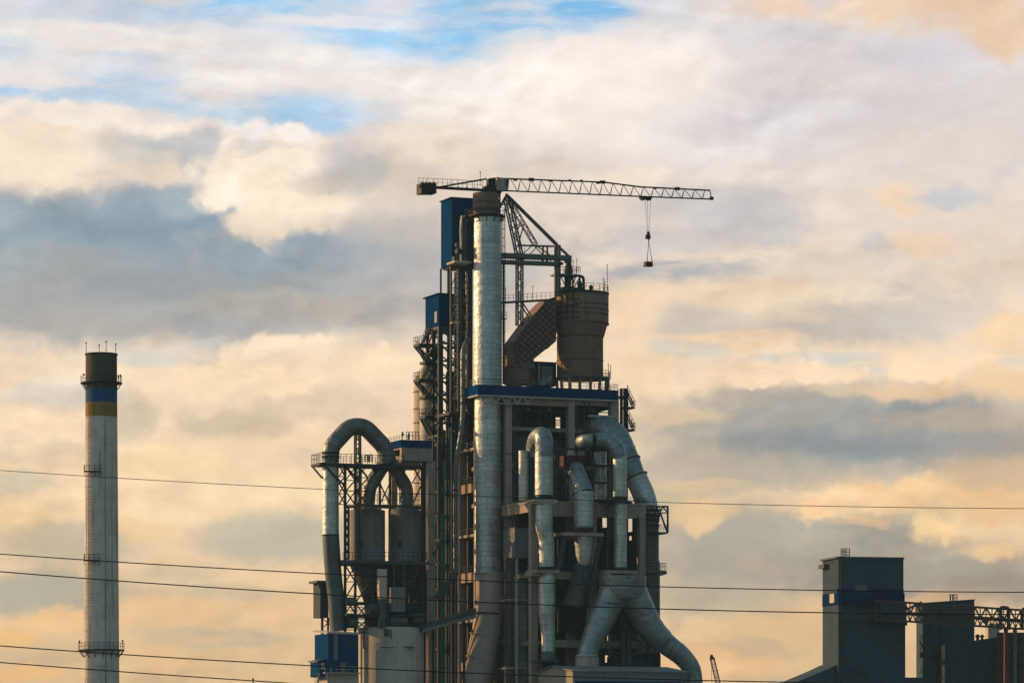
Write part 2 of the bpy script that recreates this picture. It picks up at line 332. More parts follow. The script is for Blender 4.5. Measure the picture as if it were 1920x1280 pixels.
    def lattice(s, p, q, a, b, n, tc=0.16, tb=0.09, faces=(0, 1, 2, 3), b_end=None, zig=False):
        """four chords between p and q, half widths a, b (vectors), n bays of bracing"""
        p, q, a, b = Vector(p), Vector(q), Vector(a), Vector(b)
        cs = [(-a - b), (a - b), (a + b), (-a + b)]
        for c in cs: s.bar(p + c, q + c, tc)
        for f in faces:
            c0, c1 = cs[f], cs[(f + 1) % 4]
            for i in range(n):
                x, y = p.lerp(q, i / n), p.lerp(q, (i + 1) / n)
                s.bar(x + c0, x + c1, tb)
                if zig:
                    if i % 2: s.bar(x + c1, y + c0, tb)
                    else: s.bar(x + c0, y + c1, tb)
                else:
                    s.bar(x + c0, y + c1, tb); s.bar(x + c1, y + c0, tb)
            s.bar(q + c0, q + c1, tb)
    def build(s, name, mat, parent=None, loc=None):
        me = bpy.data.meshes.new(name)
        org = Vector(parent['o_']) if parent is not None else Vector(loc if loc is not None else (0, 0, 0))
        me.from_pydata([tuple(v - org) for v in s.V], [], s.Fc)
        me.polygons.foreach_set('use_smooth', s.S)
        uv = me.uv_layers.new(name='UVMap'); flat = []
        for t in s.T:
            for p in t: flat += [p[0], p[1]]
        uv.data.foreach_set('uv', flat)
        me.materials.append(mat); me.validate()
        o = bpy.data.objects.new(name, me); scene.collection.objects.link(o)
        ORG[o.name] = org
        o['o_'] = tuple(org)
        if parent is not None: o.parent = parent
        else: o.location = org
        return o
ORG = {}
def thing(name, label, cat, loc, group=None):
    o = bpy.data.objects.new(name, None); scene.collection.objects.link(o)
    o.empty_display_size = 0.5
    o.location = loc; o['o_'] = tuple(loc); o['label'] = label; o['category'] = cat
    if group: o['group'] = group
    return o
def tag(o, label, cat, group=None):
    o['label'] = label; o['category'] = cat
    if group: o['group'] = group
    return o
def base(px, v): 
    x, y = wxy(uof(px, v), v); return Vector((x, y, 0))
def spline(pts, n=8):
    P_ = [Vector(p) for p in pts]; P_ = [P_[0] * 2 - P_[1]] + P_ + [P_[-1] * 2 - P_[-2]]; out = []
    for i in range(1, len(P_) - 2):
        for k in range(n):
            t = k / n; a, b, c, d = P_[i - 1:i + 3]
            out.append(0.5 * ((2 * b) + (c - a) * t + (2 * a - 5 * b + 4 * c - d) * t * t + (3 * b - a - 3 * c + d) * t ** 3))
    out.append(P_[-2]); return out
def fillet(pts, r, n=7):
    """polyline with its corners rounded"""
    P_ = [Vector(p) for p in pts]; out = [P_[0]]
    for a, b, c in zip(P_, P_[1:], P_[2:]):
        d0, d1 = (a - b), (c - b); rr = min(r, d0.length * .48, d1.length * .48)
        s_, e_ = b + d0.normalized() * rr, b + d1.normalized() * rr
        for k in range(n + 1):
            t = k / n; out.append(s_ * (1 - t) ** 2 + b * 2 * t * (1 - t) + e_ * t * t)
    out.append(P_[-1]); return out
def dense(pts, step=1.2):
    out = [Vector(pts[0])]
    for a, b in zip(pts, pts[1:]):
        a, b = Vector(a), Vector(b); n = max(1, int((b - a).length / step))
        out += [a.lerp(b, (i + 1) / n) for i in range(n)]
    return out

# ------------------------------------------------------------------ materials
def new_mat(name):
    m = bpy.data.materials.new(name); m.use_nodes = True; t = m.node_tree; t.nodes.clear()
    out = t.nodes.new('ShaderNodeOutputMaterial'); b = t.nodes.new('ShaderNodeBsdfPrincipled')
    t.links.new(b.outputs[0], out.inputs[0]); return m, G(t), b
def bump(gg, b, h, dist, strength=1.0):
    n = gg.t.nodes.new('ShaderNodeBump'); n.inputs['Strength'].default_value = strength; n.inputs['Distance'].default_value = dist
    gg.put(n.inputs['Height'], h); gg.t.links.new(n.outputs[0], b.inputs['Normal'])
def coords(gg):
    t = gg.t.nodes.new('ShaderNodeTexCoord'); oi = gg.t.nodes.new('ShaderNodeObjectInfo')
    off = gg.m('MULTIPLY', oi.outputs['Random'], 71.0)
    return gg.v('ADD', t.outputs['Object'], gg.xyz(off, off, off)), t.outputs['UV'], oi.outputs['Random']
def cen0(q, n): return q.v('SUBTRACT', n, (0.5, 0.5, 0.5))
def paint(name, c, rough=0.6, metal=0.0, var=0.35, streak=0.35, dirt=(0.05, 0.045, 0.04), corr=0.0, seam=None, rust=0.0, spec=0.2):
    """painted or bare surface: blotches, rain streaks, optional sheet seams, corrugation and rust"""
    m, q, b = new_mat(name); ob, uv, rnd = coords(q)
    base_ = (c[0], c[1], c[2], 1)
    n1 = q.noise(ob, 0.35, 5.0, 0.6)
    n2 = q.noise(q.v('MULTIPLY', ob, (1.3, 1.3, 0.09)), 1.0, 4.0, 0.6)
    n3 = q.noise(ob, 2.4, 3.0, 0.6)
    f = q.m('ADD', q.m('MULTIPLY', q.m('SUBTRACT', n1, 0.5), var * 1.6), q.m('MULTIPLY', q.m('SUBTRACT', n3, 0.5), var * 0.9))
    f = q.m('ADD', q.m('ADD', 1.0, f), q.m('MULTIPLY', q.m('SUBTRACT', rnd, 0.5), 0.16))
    colr = q.v('SCALE', base_[:3], f)
    colr = q.mix(q.m('MULTIPLY', q.ramp(n2, 0.5, 0.72), streak), colr, (dirt[0], dirt[1], dirt[2], 1))
    if rust: colr = q.mix(q.m('MULTIPLY', q.ramp(n1, 0.55, 0.66), rust), colr, (0.11, 0.045, 0.02, 1))
    h = q.m('MULTIPLY', n3, 0.25)
    if seam:
        w, hh, mort = seam
        br = q.t.nodes.new('ShaderNodeTexBrick'); q.put(br.inputs['Vector'], uv); br.inputs['Scale'].default_value = 1.0
        br.inputs['Brick Width'].default_value = w; br.inputs['Row Height'].default_value = hh; br.inputs['Mortar Size'].default_value = mort
        br.inputs['Mortar Smooth'].default_value = 0.2; br.inputs['Bias'].default_value = 0.0
        br.inputs['Color1'].default_value = (0.93, 0.93, 0.93, 1); br.inputs['Color2'].default_value = (1.05, 1.05, 1.05, 1); br.inputs['Mortar'].default_value = (0.74, 0.72, 0.7, 1)
        colr = q.mix(1.0, colr, br.outputs['Color'], 'MULTIPLY')
        h = q.m('SUBTRACT', h, q.m('MULTIPLY', br.outputs['Fac'], 0.5))
    if corr:
        s_ = q.sep(uv); h = q.m('ADD', h, q.m('MULTIPLY', q.m('PINGPONG', s_[0], corr), 0.6 / corr))
        colr = q.mix(1.0, colr, q.xyz(*[q.ramp(q.m('PINGPONG', s_[0], corr), 0.0, corr * .4, 0.82, 1.0)] * 3), 'MULTIPLY')
    q.put(b.inputs['Base Color'], colr)
    q.put(b.inputs['Roughness'], q.m('ADD', rough - 0.1, q.m('MULTIPLY', n1, 0.2)))
    b.inputs['Metallic'].default_value = metal; b.inputs['Specular IOR Level'].default_value = spec
    bump(q, b, h, 0.08, 0.5)
    return m
def sheet(name, c, w=1.3, hh=1.0, rough=0.5, metal=0.85, dent=0.5, dull=0.25, mort=0.035, mc=0.58):
    """bright insulation cladding: metal sheets in courses, dented, with a milky weathered film"""
    m, q, b = new_mat(name); ob, uv, rnd = coords(q)
    br = q.t.nodes.new('ShaderNodeTexBrick'); q.put(br.inputs['Vector'], q.v('ADD', uv, q.v('MULTIPLY', cen0(q, q.noise(ob, 0.25, 2.0, 0.5, True)), (0.5, 0.12, 0.0)))); br.inputs['Scale'].default_value = 1.0; br.offset = 0.37
    br.inputs['Brick Width'].default_value = w; br.inputs['Row Height'].default_value = hh; br.inputs['Mortar Size'].default_value = mort
    br.inputs['Mortar Smooth'].default_value = 0.3; br.inputs['Bias'].default_value = 0.1
    br.inputs['Color1'].default_value = (0.9, 0.92, 0.93, 1); br.inputs['Color2'].default_value = (1.05, 1.05, 1.04, 1); br.inputs['Mortar'].default_value = (mc, mc * .97, mc * .9, 1)
    n1 = q.noise(ob, 0.5, 5.0, 0.65); n2 = q.noise(q.v('MULTIPLY', ob, (1.6, 1.6, 0.12)), 1.0, 4.0, 0.6); n3 = q.noise(ob, 1.1, 2.0, 0.5)
    colr = q.v('SCALE', c, q.m('ADD', 0.72, q.m('MULTIPLY', n1, 0.56)))
    colr = q.mix(q.m('MULTIPLY', q.ramp(n2, 0.48, 0.7), 0.45), colr, (c[0] * .42, c[1] * .40, c[2] * .36, 1))
    colr = q.mix(1.0, colr, br.outputs['Color'], 'MULTIPLY')
    crs = q.noise(q.v('MULTIPLY', uv, (0.05, 0.42, 0.0)), 1.0, 3.0, 0.7)
    colr = q.v('SCALE', colr, q.ramp(crs, 0.3, 0.7, 0.78, 1.16))
    q.put(b.inputs['Base Color'], colr)
    b.inputs['Metallic'].default_value = metal
    q.put(b.inputs['Roughness'], q.m('ADD', rough - 0.12, q.m('MULTIPLY', n1, 0.3)))
    q.put(b.inputs['Metallic'], q.m('SUBTRACT', metal, q.m('MULTIPLY', q.ramp(n2, 0.35, 0.65), dull)))
    h = q.m('SUBTRACT', q.m('MULTIPLY', n3, dent), q.m('MULTIPLY', br.outputs['Fac'], 0.25))
    bump(q, b, h, 0.25, 0.6)
    return m
CONC = (0.32, 0.265, 0.195)
M = {
 'stack': sheet('bright cladding sheet', (0.50, 0.53, 0.50), dent=0.9),
 'duct': sheet('weathered cladding sheet', (0.49, 0.525, 0.49), 1.25, 1.0, 0.47, 0.85, 0.7),
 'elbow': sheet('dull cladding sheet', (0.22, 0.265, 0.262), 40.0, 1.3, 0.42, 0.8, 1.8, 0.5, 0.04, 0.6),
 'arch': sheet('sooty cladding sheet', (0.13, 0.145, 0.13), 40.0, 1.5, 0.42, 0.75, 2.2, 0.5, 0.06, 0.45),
 'plate': sheet('smooth duct plate', (0.25, 0.29, 0.28), 90.0, 60.0, 0.42, 0.8, 1.8, 0.5, 0.01, 0.8),
 'dark_duct': paint('dusty duct plate', (0.085, 0.11, 0.11), 0.5, 0.45, 0.4, 0.4, seam=(6.0, 2.4, 0.04)),
 'concrete': paint('weathered concrete', CONC, 0.9, 0, 0.35, 0.55, (0.12, 0.10, 0.08), seam=(4.0, 1.5, 0.03), spec=0.25),
 'silo': paint('pale silo concrete', (0.42, 0.385, 0.30), 0.9, 0, 0.3, 0.4, (0.15, 0.14, 0.12), seam=(5.0, 1.8, 0.02), spec=0.25),
 'chim': paint('chimney concrete', (0.47, 0.47, 0.41), 0.9, 0, 0.5, 0.7, (0.20, 0.185, 0.16), seam=(4.5, 2.2, 0.025), spec=0.25),
 'soot': paint('sooty concrete', (0.075, 0.064, 0.044), 0.95, 0, 0.5, 0.4, (0.12, 0.10, 0.07), spec=0.2),
 'band_blue': paint('faded blue paint', (0.012, 0.075, 0.19), 0.9, 0, 0.4, 0.5, (0.09, 0.12, 0.15), spec=0.25),
 'band_yel': paint('faded yellow paint', (0.24, 0.15, 0.03), 0.9, 0, 0.4, 0.5, (0.22, 0.19, 0.12), spec=0.25),
 'brown': paint('brown primer plate', (0.19, 0.12, 0.08), 0.75, 0, 0.35, 0.5, (0.09, 0.06, 0.045), rust=0.45, seam=(3.4, 2.6, 0.04), spec=0.25),
 'brown_dark': paint('dark brown rib', (0.075, 0.05, 0.037), 0.8, 0, 0.3, 0.3),
 'lower_stack': paint('dusty brown plate', (0.40, 0.33, 0.25), 0.8, 0, 0.3, 0.35, (0.15, 0.12, 0.10), spec=0.3),
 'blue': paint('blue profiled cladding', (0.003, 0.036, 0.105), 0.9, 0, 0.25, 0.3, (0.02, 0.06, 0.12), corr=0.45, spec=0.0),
 'blue_edge': paint('blue fascia sheet', (0.002, 0.032, 0.105), 0.9, 0, 0.25, 0.35, (0.02, 0.05, 0.1), corr=0.5, spec=0.0),
 'steel': paint('grey steelwork', (0.055, 0.066, 0.066), 0.6, 0.1, 0.35, 0.4, (0.05, 0.045, 0.04), rust=0.1),
 'steel_dark': paint('dark steelwork', (0.022, 0.03, 0.032), 0.6, 0.1, 0.35, 0.3),
 'steel_green': paint('grey green bridge plate', (0.10, 0.125, 0.11), 0.6, 0.05, 0.3, 0.4),
 'crane': paint('sooty crane steel', (0.014, 0.012, 0.011), 0.6, 0.1, 0.4, 0.3),
 'cab': paint('grey cab panel', (0.34, 0.31, 0.26), 0.6, 0, 0.2, 0.3),
 'glass': paint('dark window glass', (0.02, 0.04, 0.05), 0.12, 0.0, 0.1, 0.1),
 'wall_dark': paint('dark profiled wall', (0.028, 0.045, 0.05), 0.75, 0, 0.3, 0.4, corr=0.5),
 'clad_grey': paint('grey profiled cladding', (0.16, 0.17, 0.165), 0.7, 0, 0.2, 0.3, corr=0.4),
 'bin': paint('cream bin plate', (0.48, 0.42, 0.31), 0.8, 0, 0.3, 0.35, (0.16, 0.13, 0.09), seam=(3.0, 2.0, 0.03)),
 'silo_steel': paint('dusty silo plate', (0.165, 0.155, 0.125), 0.7, 0.15, 0.3, 0.45, seam=(1.6, 1.2, 0.04)),
 'green': paint('green pipe paint', (0.035, 0.17, 0.07), 0.5, 0, 0.25, 0.3),
 'red': paint('rust red housing', (0.05, 0.010, 0.009), 0.7, 0, 0.3, 0.4),
 'teal_block': paint('grey block render', (0.054, 0.083, 0.098), 1.0, 0, 0.35, 0.3, (0.03, 0.05, 0.055), seam=(6.0, 3.0, 0.03), spec=0.0),
 'block_blue': paint('dark blue painted band', (0.004, 0.026, 0.07), 0.85, 0, 0.25, 0.35, (0.03, 0.05, 0.07), spec=0.0),
 'red_steel': paint('red oxide steel', (0.10, 0.05, 0.04), 0.7, 0.05, 0.35, 0.35),
 'wire': paint('power cable', (0.02, 0.02, 0.022), 0.6, 0.2, 0.1, 0.1),
 'trim': paint('pale trim', (0.36, 0.34, 0.28), 0.8, 0, 0.2, 0.3),
 'gable': paint('cream profiled wall', (0.27, 0.25, 0.20), 0.8, 0, 0.2, 0.3, corr=0.4),
 'ground': paint('dusty ground', (0.12, 0.11, 0.09), 0.95, 0, 0.4, 0.2),
}
# ================================================================== SETTING
gm = MB(); NX = 24
for i in range(NX):
    for j in range(NX):
        x0, x1 = -9000 + 18000 * i / NX, -9000 + 18000 * (i + 1) / NX; y0, y1 = -1500 + 16500 * j / NX, -1500 + 16500 * (j + 1) / NX
        gm.quad([(x0, y0, 0), (x1, y0, 0), (x1, y1, 0), (x0, y1, 0)])
gr = gm.build('ground', M['ground'], loc=(0, 0, 0)); gr['kind'] = 'structure'

def setframe(px, y, yaw):
    global OX, OY, YAW, CU, SU, EU, EV
    OX, OY, YAW = (px - 960.0) / K * y, y, R(yaw)
    CU, SU = math.cos(YAW), math.sin(YAW); EU, EV = Vector((CU, SU, 0)), Vector((-SU, CU, 0))

def part(name, fn, mat, parent):
    m = MB(); fn(m); return m.build(name, M[mat] if isinstance(mat, str) else mat, parent)

# ================================================================== CHIMNEY (far left of the works)
CY = 690.0; cb = Wd(190, 1450, CY); s_ = CY / K
chim = thing('concrete_chimney', 'tall tapering concrete chimney with sooty top and blue and yellow bands', 'chimney', (cb.x, CY, 0))
def cz(py): return zof(py, CY)
def cr(py): return (29.0 + (py - 663) / 617.0 * 4.6) * s_
cxy = (cb.x, CY)
def shell(name, y0, y1, mat, add=0.0):
    ys = [y1 + (y0 - y1) * i / 6 for i in range(7)]
    part(name, lambda m: m.lathe(cxy, [(cr(y) + add, cz(y)) for y in ys], 56), mat, chim)
shell('shaft', 782, 1449, 'chim'); shell('yellow_band', 755, 781.9, 'band_yel', .01); shell('blue_band', 728, 754.9, 'band_blue', .012)
shell('sooty_crown', 664, 727.9, 'soot', .02)
part('rim', lambda m: m.lathe(cxy, [(cr(664) + .02, cz(666)), (cr(664) + .16, cz(666)), (cr(664) + .16, cz(663)), (cr(664) - .5, cz(663))], 56), 'soot', chim)
for dx, top in ((-28.5, 642), (-4, 646), (9, 639), (27, 644)):
    part('lightning_rod', lambda m: (m.tube([Wd(190 + dx, 668, CY), Wd(190 + dx, top, CY)], [.07, .05], 6), m.box(Wd(190 + dx, top + 1, CY), .11, .11, .16)), 'steel_dark', chim)
def gallery(py, wide, parent, hr=1.35, lamps=()):
    r0, r1 = cr(py) - .05, cr(py) + wide; z = cz(py)
    g_ = part('gallery', lambda m: m.lathe(cxy, [(r0, z - .22), (r1, z - .22), (r1, z), (r0, z)], 40), 'steel_dark', parent)
    def rl(m):
        pts = [Vector((cb.x + (r1 - .05) * math.cos(2 * math.pi * k / 28), CY + (r1 - .05) * math.sin(2 * math.pi * k / 28), z)) for k in range(29)]
        m.rail(pts, hr, 9, .055)
    part('railing', rl, 'steel_dark', g_)
    for k in range(14):
        t = 2 * math.pi * k / 14; d = Vector((math.cos(t), math.sin(t), 0)); c = Vector((cb.x, CY, 0))
        part('bracket', lambda m: m.bar(c + d * r0 + EZ * (z - 1.5), c + d * (r1 - .1) + EZ * (z - .2), .12), 'steel_dark', g_)
    for dx, dz in lamps:
        part('warning_lamp', lambda m: (m.bar(Wd(190 + dx, py - 1, CY), Wd(190 + dx, py - dz, CY), .07), m.box(Wd(190 + dx, py - dz, CY), .14, .14, .2)), 'crane', g_)
gallery(717, .95, chim, 1.1, ((-33, 15), (32, 12), (36, 13)))
gallery(1217, 1.0, chim, 1.2, ((-41, 15), (40, 16)))
def half_gallery(py, x0, x1):
    yf = CY - cr(py) - .6
    g_ = part('rest_platform', lambda m: m.box(Vector((((x0 + x1) / 2 - 960) * s_, yf + .5, cz(py))), (x1 - x0) / 2 * s_, .7, .1), 'steel_dark', chim)
    a_, b_ = Wd(x0, py, CY), Wd(x1, py, CY)
    def rl(m):
        p0, p1 = Vector((a_.x, yf - .15, cz(py))), Vector((b_.x, yf - .15, cz(py))); m.rail([p0 + Vector((0, .9, 0)), p0, p1, p1 + Vector((0, .9, 0))], 1.1, .9)
        for t in (0, .35, .7, 1): q_ = p0.lerp(p1, t); m.bar(q_, q_ + Vector((0, .5, -.9)), .08)
    part('railing', rl, 'steel_dark', g_)
half_gallery(886, 162, 192); half_gallery(1052, 162, 191)
def lad(m):
    ang = R(238)
    def pt(py, o=.25): 
        r = cr(py) + o; return Vector((cb.x + r * math.cos(ang), CY + r * math.sin(ang), cz(py)))
    o = Vector((math.cos(ang), math.sin(ang), 0)); ax = Vector((-math.sin(ang), math.cos(ang), 0))
    for y0, y1 in ((724, 886), (886, 1052), (1052, 1217), (1217, 1430)): m.ladder(pt(y1), pt(y0), .55, o, .55, ax, .06, .55)
part('caged_ladder', lad, 'steel_dark', chim)
part('cable_conduit', lambda m: m.bar(Vector((cb.x + cr(728) * math.cos(R(290)), CY + cr(728) * math.sin(R(290)) - .05, cz(728))), Vector((cb.x + cr(1440) * math.cos(R(290)), CY + cr(1440) * math.sin(R(290)) - .05, cz(1440))), .06), 'steel', chim)

# ================================================================== PREHEATER TOWER (concrete frame)
tow = thing('preheater_tower', 'tall open concrete frame tower with blue edged top deck', 'tower', base(1030, 0.8))
UR = uof(1158, 0)                       # right-hand end plane of the frame
UL = uof(896, 0) + 2.6                  # left-hand plane
def colm(px, v, y0, y1=1450, w=1.3, mat='concrete'):
    u = uof(px, v); part('column', lambda m: m.ub(u, u + w, v, v + w, max(0, zat(y1, px, v)), zat(y0, px, v)), mat, tow)
for px in (948, 1066): colm(px, 0.8, 741)
colm(1146, 0.4, 741, 1450, 1.6)
for u, v in ((UL, 16.0), (UL, 7.5), (UL + 11, 16.0), (UR - 1.5, 16.0), (UL + 4.5, 9.0)):
    part('column', lambda m: m.ub(u, u + 1.3, v, v + 1.3, 0, zat(741, 948, .8)), 'concrete', tow)
# front beams
def fbeam(x0, x1, y0, y1, v, d=1.0, mat='concrete', nm='beam'):
    part(nm, lambda m: m.fb(x0, x1, y0, y1, v, v + d), mat, tow)
fbeam(961.5, 1066, 741, 758, .9); fbeam(1078.5, 1146, 743, 759, .9)
# left side beams, running back
def lbeam(y0, y1, va, vb, u=None, d=.9, nm='beam', mat='concrete'):
    u = UL + .1 if u is None else u
    z1, z0 = zof(y0, wxy(u, va)[1]), zof(y1, wxy(u, va)[1])
    return part(nm, lambda m: m.ub(u, u + d, va, vb, z0, z1), mat, tow)
lbeam(752, 770, 8.82, 15.98); lbeam(905, 922, 8.82, 15.98); lbeam(1072, 1090, 8.82, 15.98); lbeam(1240, 1256, 8.82, 15.98)
for py in (838, 1000, 1160):
    b_ = lbeam(py, py + 5, 7.0, 16.2, UL - .5, 2.0, 'floor_slab')
    def rl(m): 
        z = zof(py, wxy(UL, 7)[1]); m.rail([U3(UL - .4, 7.1, z), U3(UL - .4, 16.1, z)], 1.1, 1.1)
    part('railing', rl, 'steel', b_)
for py in (905, 1072):
    z = zof(py, wxy(UL, 8)[1])
    part('railing', lambda m: m.rail([U3(UL + .3, 8.9, z), U3(UL + .3, 15.9, z)], 1.2, 1.1), 'steel_dark', tow)
# floors
zd = zof(741, wxy(0, 0)[1])
for py in (800, 870, 940, 1072, 1200):
    z = zof(py, wxy(10, 3)[1]); part('floor_slab', lambda m: m.ub(UL + 1.4 if py > 850 else UL + 5, UR - .2, 3.2, 15.9, z - .7, z), 'concrete', tow)
# back and end walls with openings
def holes_wall(name, span, zr, holes, quadfn, mat):
    xs = sorted(set([span[0], span[1]] + [h[0] for h in holes] + [h[1] for h in holes]))
    zs = sorted(set([zr[0], zr[1]] + [h[2] for h in holes] + [h[3] for h in holes]))
    m = MB()
    for a, b in zip(xs, xs[1:]):
        for c, d in zip(zs, zs[1:]):
            if any(h[0] <= (a + b) / 2 <= h[1] and h[2] <= (c + d) / 2 <= h[3] for h in holes): continue
            quadfn(m, a, b, c, d)
    return m.build(name, M[mat], tow)
VB = 17.4
def hb(x0, x1, y0, y1): return (uof(x0, VB), uof(x1, VB), zat(y1, x0, VB), zat(y0, x0, VB))
bw = holes_wall('back_wall', (UL + 1.0, UR), (0, zd + .148), [hb(1042, 1051, 782, 802), hb(1047, 1054, 1106, 1116), hb(1047, 1055, 1124, 1141), hb(1047, 1050, 1149, 1157)],
           lambda m, a, b, c, d: m.ub(a, b, VB, VB + .3, c, d), 'wall_dark')
part('window_bars', lambda m: [m.bar(F(1042, y, VB + .1), F(1051, y, VB + .1), .16) for y in (787, 792, 797)], 'steel_dark', bw)
def vof(px):      # depth where the end plane UR meets this bearing
    lo, hi = -30.0, 40.0
    for _ in range(50):
        mid = (lo + hi) / 2
        x, y = wxy(UR, mid)
        if x / y * K + 960 > px: lo = mid
        else: hi = mid
    return lo
def he(x0, x1, y0, y1):
    v0, v1 = vof(x1), vof(x0); Y = wxy(UR, v0)[1]; return (v0, v1, zof(y1, Y), zof(y0, Y))
zl = zof(942, wxy(UR, -13)[1])
holes_wall('end_wall', (1.7, VB), (0, zd + .148), [he(1120, 1148, 766, 790), he(1127, 1143, 966, 987), he(1136, 1148, 1182, 1214), he(1132, 1150, 1222, 1240)],
           lambda m, a, b, c, d: m.ub(UR + .02, UR + .3, a, b, c, d), 'wall_dark')
holes_wall('end_wall', (-12.4, 0.3), (0, zl - .8), [he(1178, 1188, 966, 996), he(1180, 1187, 1004, 1012)],
           lambda m, a, b, c, d: m.ub(UR - .3, UR, a, b, c, d), 'wall_dark')
# top deck
dk = part('deck', lambda m: m.ub(uof(896, 0) + .2, UR, 0.2, 17.6, zd + .15, zd + 1.1), 'concrete', tow)
fz0, fz1 = zof(739.5, 700), zof(720.5, 700)
ff = part('front_fascia', lambda m: m.ub(uof(896, 0), UR + .1, -.05, .18, fz0, fz1), 'blue_edge', tow)
part('side_fascia', lambda m: m.ub(uof(896, 0), uof(896, 0) + .2, .181, 7.0, fz0 - .02, fz1), 'blue_edge', tow)
part('end_fascia', lambda m: m.ub(UR + .02, UR + .2, .181, 17.6, fz0, fz1), 'blue_edge', tow)
part('fascia_trim', lambda m: (m.ub(uof(896, 0) - .06, UR + .1, -.13, -.052, fz0 - .25, fz0 + .02), m.ub(uof(896, 0) - .1, uof(896, 0) - .002, -.05, 7.0, fz0 - .25, fz0 + .02)), 'trim', tow)
part('railing', lambda m: m.rail([U3(uof(896, 0) + .1, 7, fz1), U3(uof(896, 0) + .1, .1, fz1), U3(UR, .1, fz1), U3(UR, 17, fz1)], 1.1, 1.6), 'steel', tow)
def tr(m):
    a, b = F(899, 741, .1), F(1000, 742, .1); lo = 1.5
    n = 5
    for i in range(n):
        p, q = a.lerp(b, i / n), a.lerp(b, (i + 1) / n); mid = p.lerp(q, .5) - EZ * lo
        m.bar(p, mid, .26); m.bar(mid, q, .26)
    m.bar(a, b, .2); m.bar(a.lerp(b, .06) - EZ * lo, a.lerp(b, .94) - EZ * lo, .22)
part('truss', tr, 'trim', tow)
# hanging pipes and a light gantry under the deck
part('hanging_pipe', lambda m: [m.tube([F(x, 741, .5), F(x + d, y, .3)], .1, 6) for x, d, y in ((1096, 0, 800), (1106, -1, 770), (1141, 0, 775))], 'steel', tow)
part('gantry_beam', lambda m: m.fb(1104, 1152, 777, 781, -.6, -.1), 'trim', tow)
# front bay
VF = -13.8
bay_z = lambda py: zof(py, wxy(uof(1000, VF), VF)[1])
u0 = uof(996, VF); u1 = UR - .3
for u, w in ((u0, 1.35), (uof(1105, VF), 1.5), (u1 - 1.25, 1.25)):
    part('column', lambda m: m.ub(u, u + w, VF, VF + 1.3, 0, bay_z(966)), 'concrete', tow)
part('beam', lambda m: m.ub(u0 - .02, u1 + .02, VF - .02, VF + 1.3, bay_z(965.8), bay_z(943)), 'concrete', tow)
part('beam', lambda m: m.ub(u0, u0 + 1.0, VF + 1.32, .8, bay_z(959), bay_z(940)), 'concrete', tow)
part('bay_roof', lambda m: m.ub(u0 - .1, u1 + .1, VF - .1, .7, bay_z(942.8), bay_z(938)), 'concrete', tow)
for py in (1072, 1200):
    part('floor_slab', lambda m: m.ub(u0 + 1.4, u1 - .2, VF + 1.4, .5, bay_z(py + 7), bay_z(py)), 'concrete', tow)
    part('beam', lambda m: m.ub(uof(1042, VF), uof(1200, VF), VF + .2, VF + 1.1, bay_z(py + 12), bay_z(py - 2)), 'concrete', tow)
part('railing', lambda m: m.rail([U3(u0 + 1, VF + .1, bay_z(938)), U3(u1, VF + .1, bay_z(938)), U3(u1, .3, bay_z(938))], 1.1, 1.6), 'steel_dark', tow)
part('inner_wall', lambda m: m.ub(uof(1046, -2), uof(1172, -2), -2.0, -1.7, bay_z(1180), bay_z(1000)), 'wall_dark', tow)
part('railing', lambda m: m.rail([U3(uof(1037, 1.5), 1.5, zat(838, 1037, 1.5)), U3(uof(1066, 1.5), 1.5, zat(838, 1037, 1.5))], 1.1, .8), 'steel', tow)
part('wall_panel', lambda m: m.fb(964, 1040, 815, 935, 3.0, 3.2), 'wall_dark', tow)
part('lattice_post', lambda m: m.lattice(F(1049, 938, -3), F(1049, 841, -3), EU * .8, EV * .8, 6, .16, .1, (0, 1), zig=True), 'steel', tow)
part('gantry_beam', lambda m: m.fb(1036, 1100, 838, 842, -3.9, -3.5), 'steel', tow)

for x, y0, y1, v, r in ((963.5, 760, 936, .6, .09), (1064, 759, 838, .6, .08), (1081, 760, 838, .55, .1), (1012, 760, 800, 3.0, .12), (1034, 760, 815, 2.9, .09), (944.6, 745, 1449, .7, .12), (1103.6, 945, 1060, VF - .15, .1), (1196.5, 966, 1064, VF - .1, .08)):
    part('service_pipe', lambda m: m.tube([F(x, y1, v), F(x, y0, v)], r, 8), 'steel', tow)
for x0, x1, y, v in ((961, 1066, 768, 1.9), (1079, 1146, 770, 1.9), (961, 1040, 806, 2.9)):
    part('cable_tray', lambda m: m.fb(x0, x1, y, y + 1.6, v, v + .35), 'steel', tow)
part('railing', lambda m: m.rail([F(963, 800, 3.1), F(1064, 800, 3.1)], 1.1, 1.2, .07), 'steel', tow)
for px, y in ((990, 762), (1030, 763), (1112, 764)):
    part('lamp', lambda m: (m.bar(F(px, y, 1.2), F(px, y + 4, .6), .08), m.box(F(px, y + 4.5, .6), .3, .18, .1, YAW)), 'clad_grey', tow)
for px, v, rr_, ya, yb in ((986, 8, 2.6, 815, 930), (1030, 9, 2.4, 822, 934)):
    x_q, y_q = wxy(uof(px, v), v)
    part('inner_cyclone', lambda m: m.lathe((x_q, y_q), [(.5, zof(yb, y_q)), (rr_, zof(ya + 50, y_q)), (rr_, zof(ya, y_q)), (rr_ * .5, zof(ya - 3, y_q))], 28), 'dark_duct', tow)
part('bay_brace', lambda m: m.bar(F(1078, 838, 1.2), F(1146, 790, 1.2), .25), 'steel_dark', tow)
part('conduit', lambda m: m.tube([F(948, 850, .75), F(1066, 846, .75)], .09, 6), 'steel', tow)

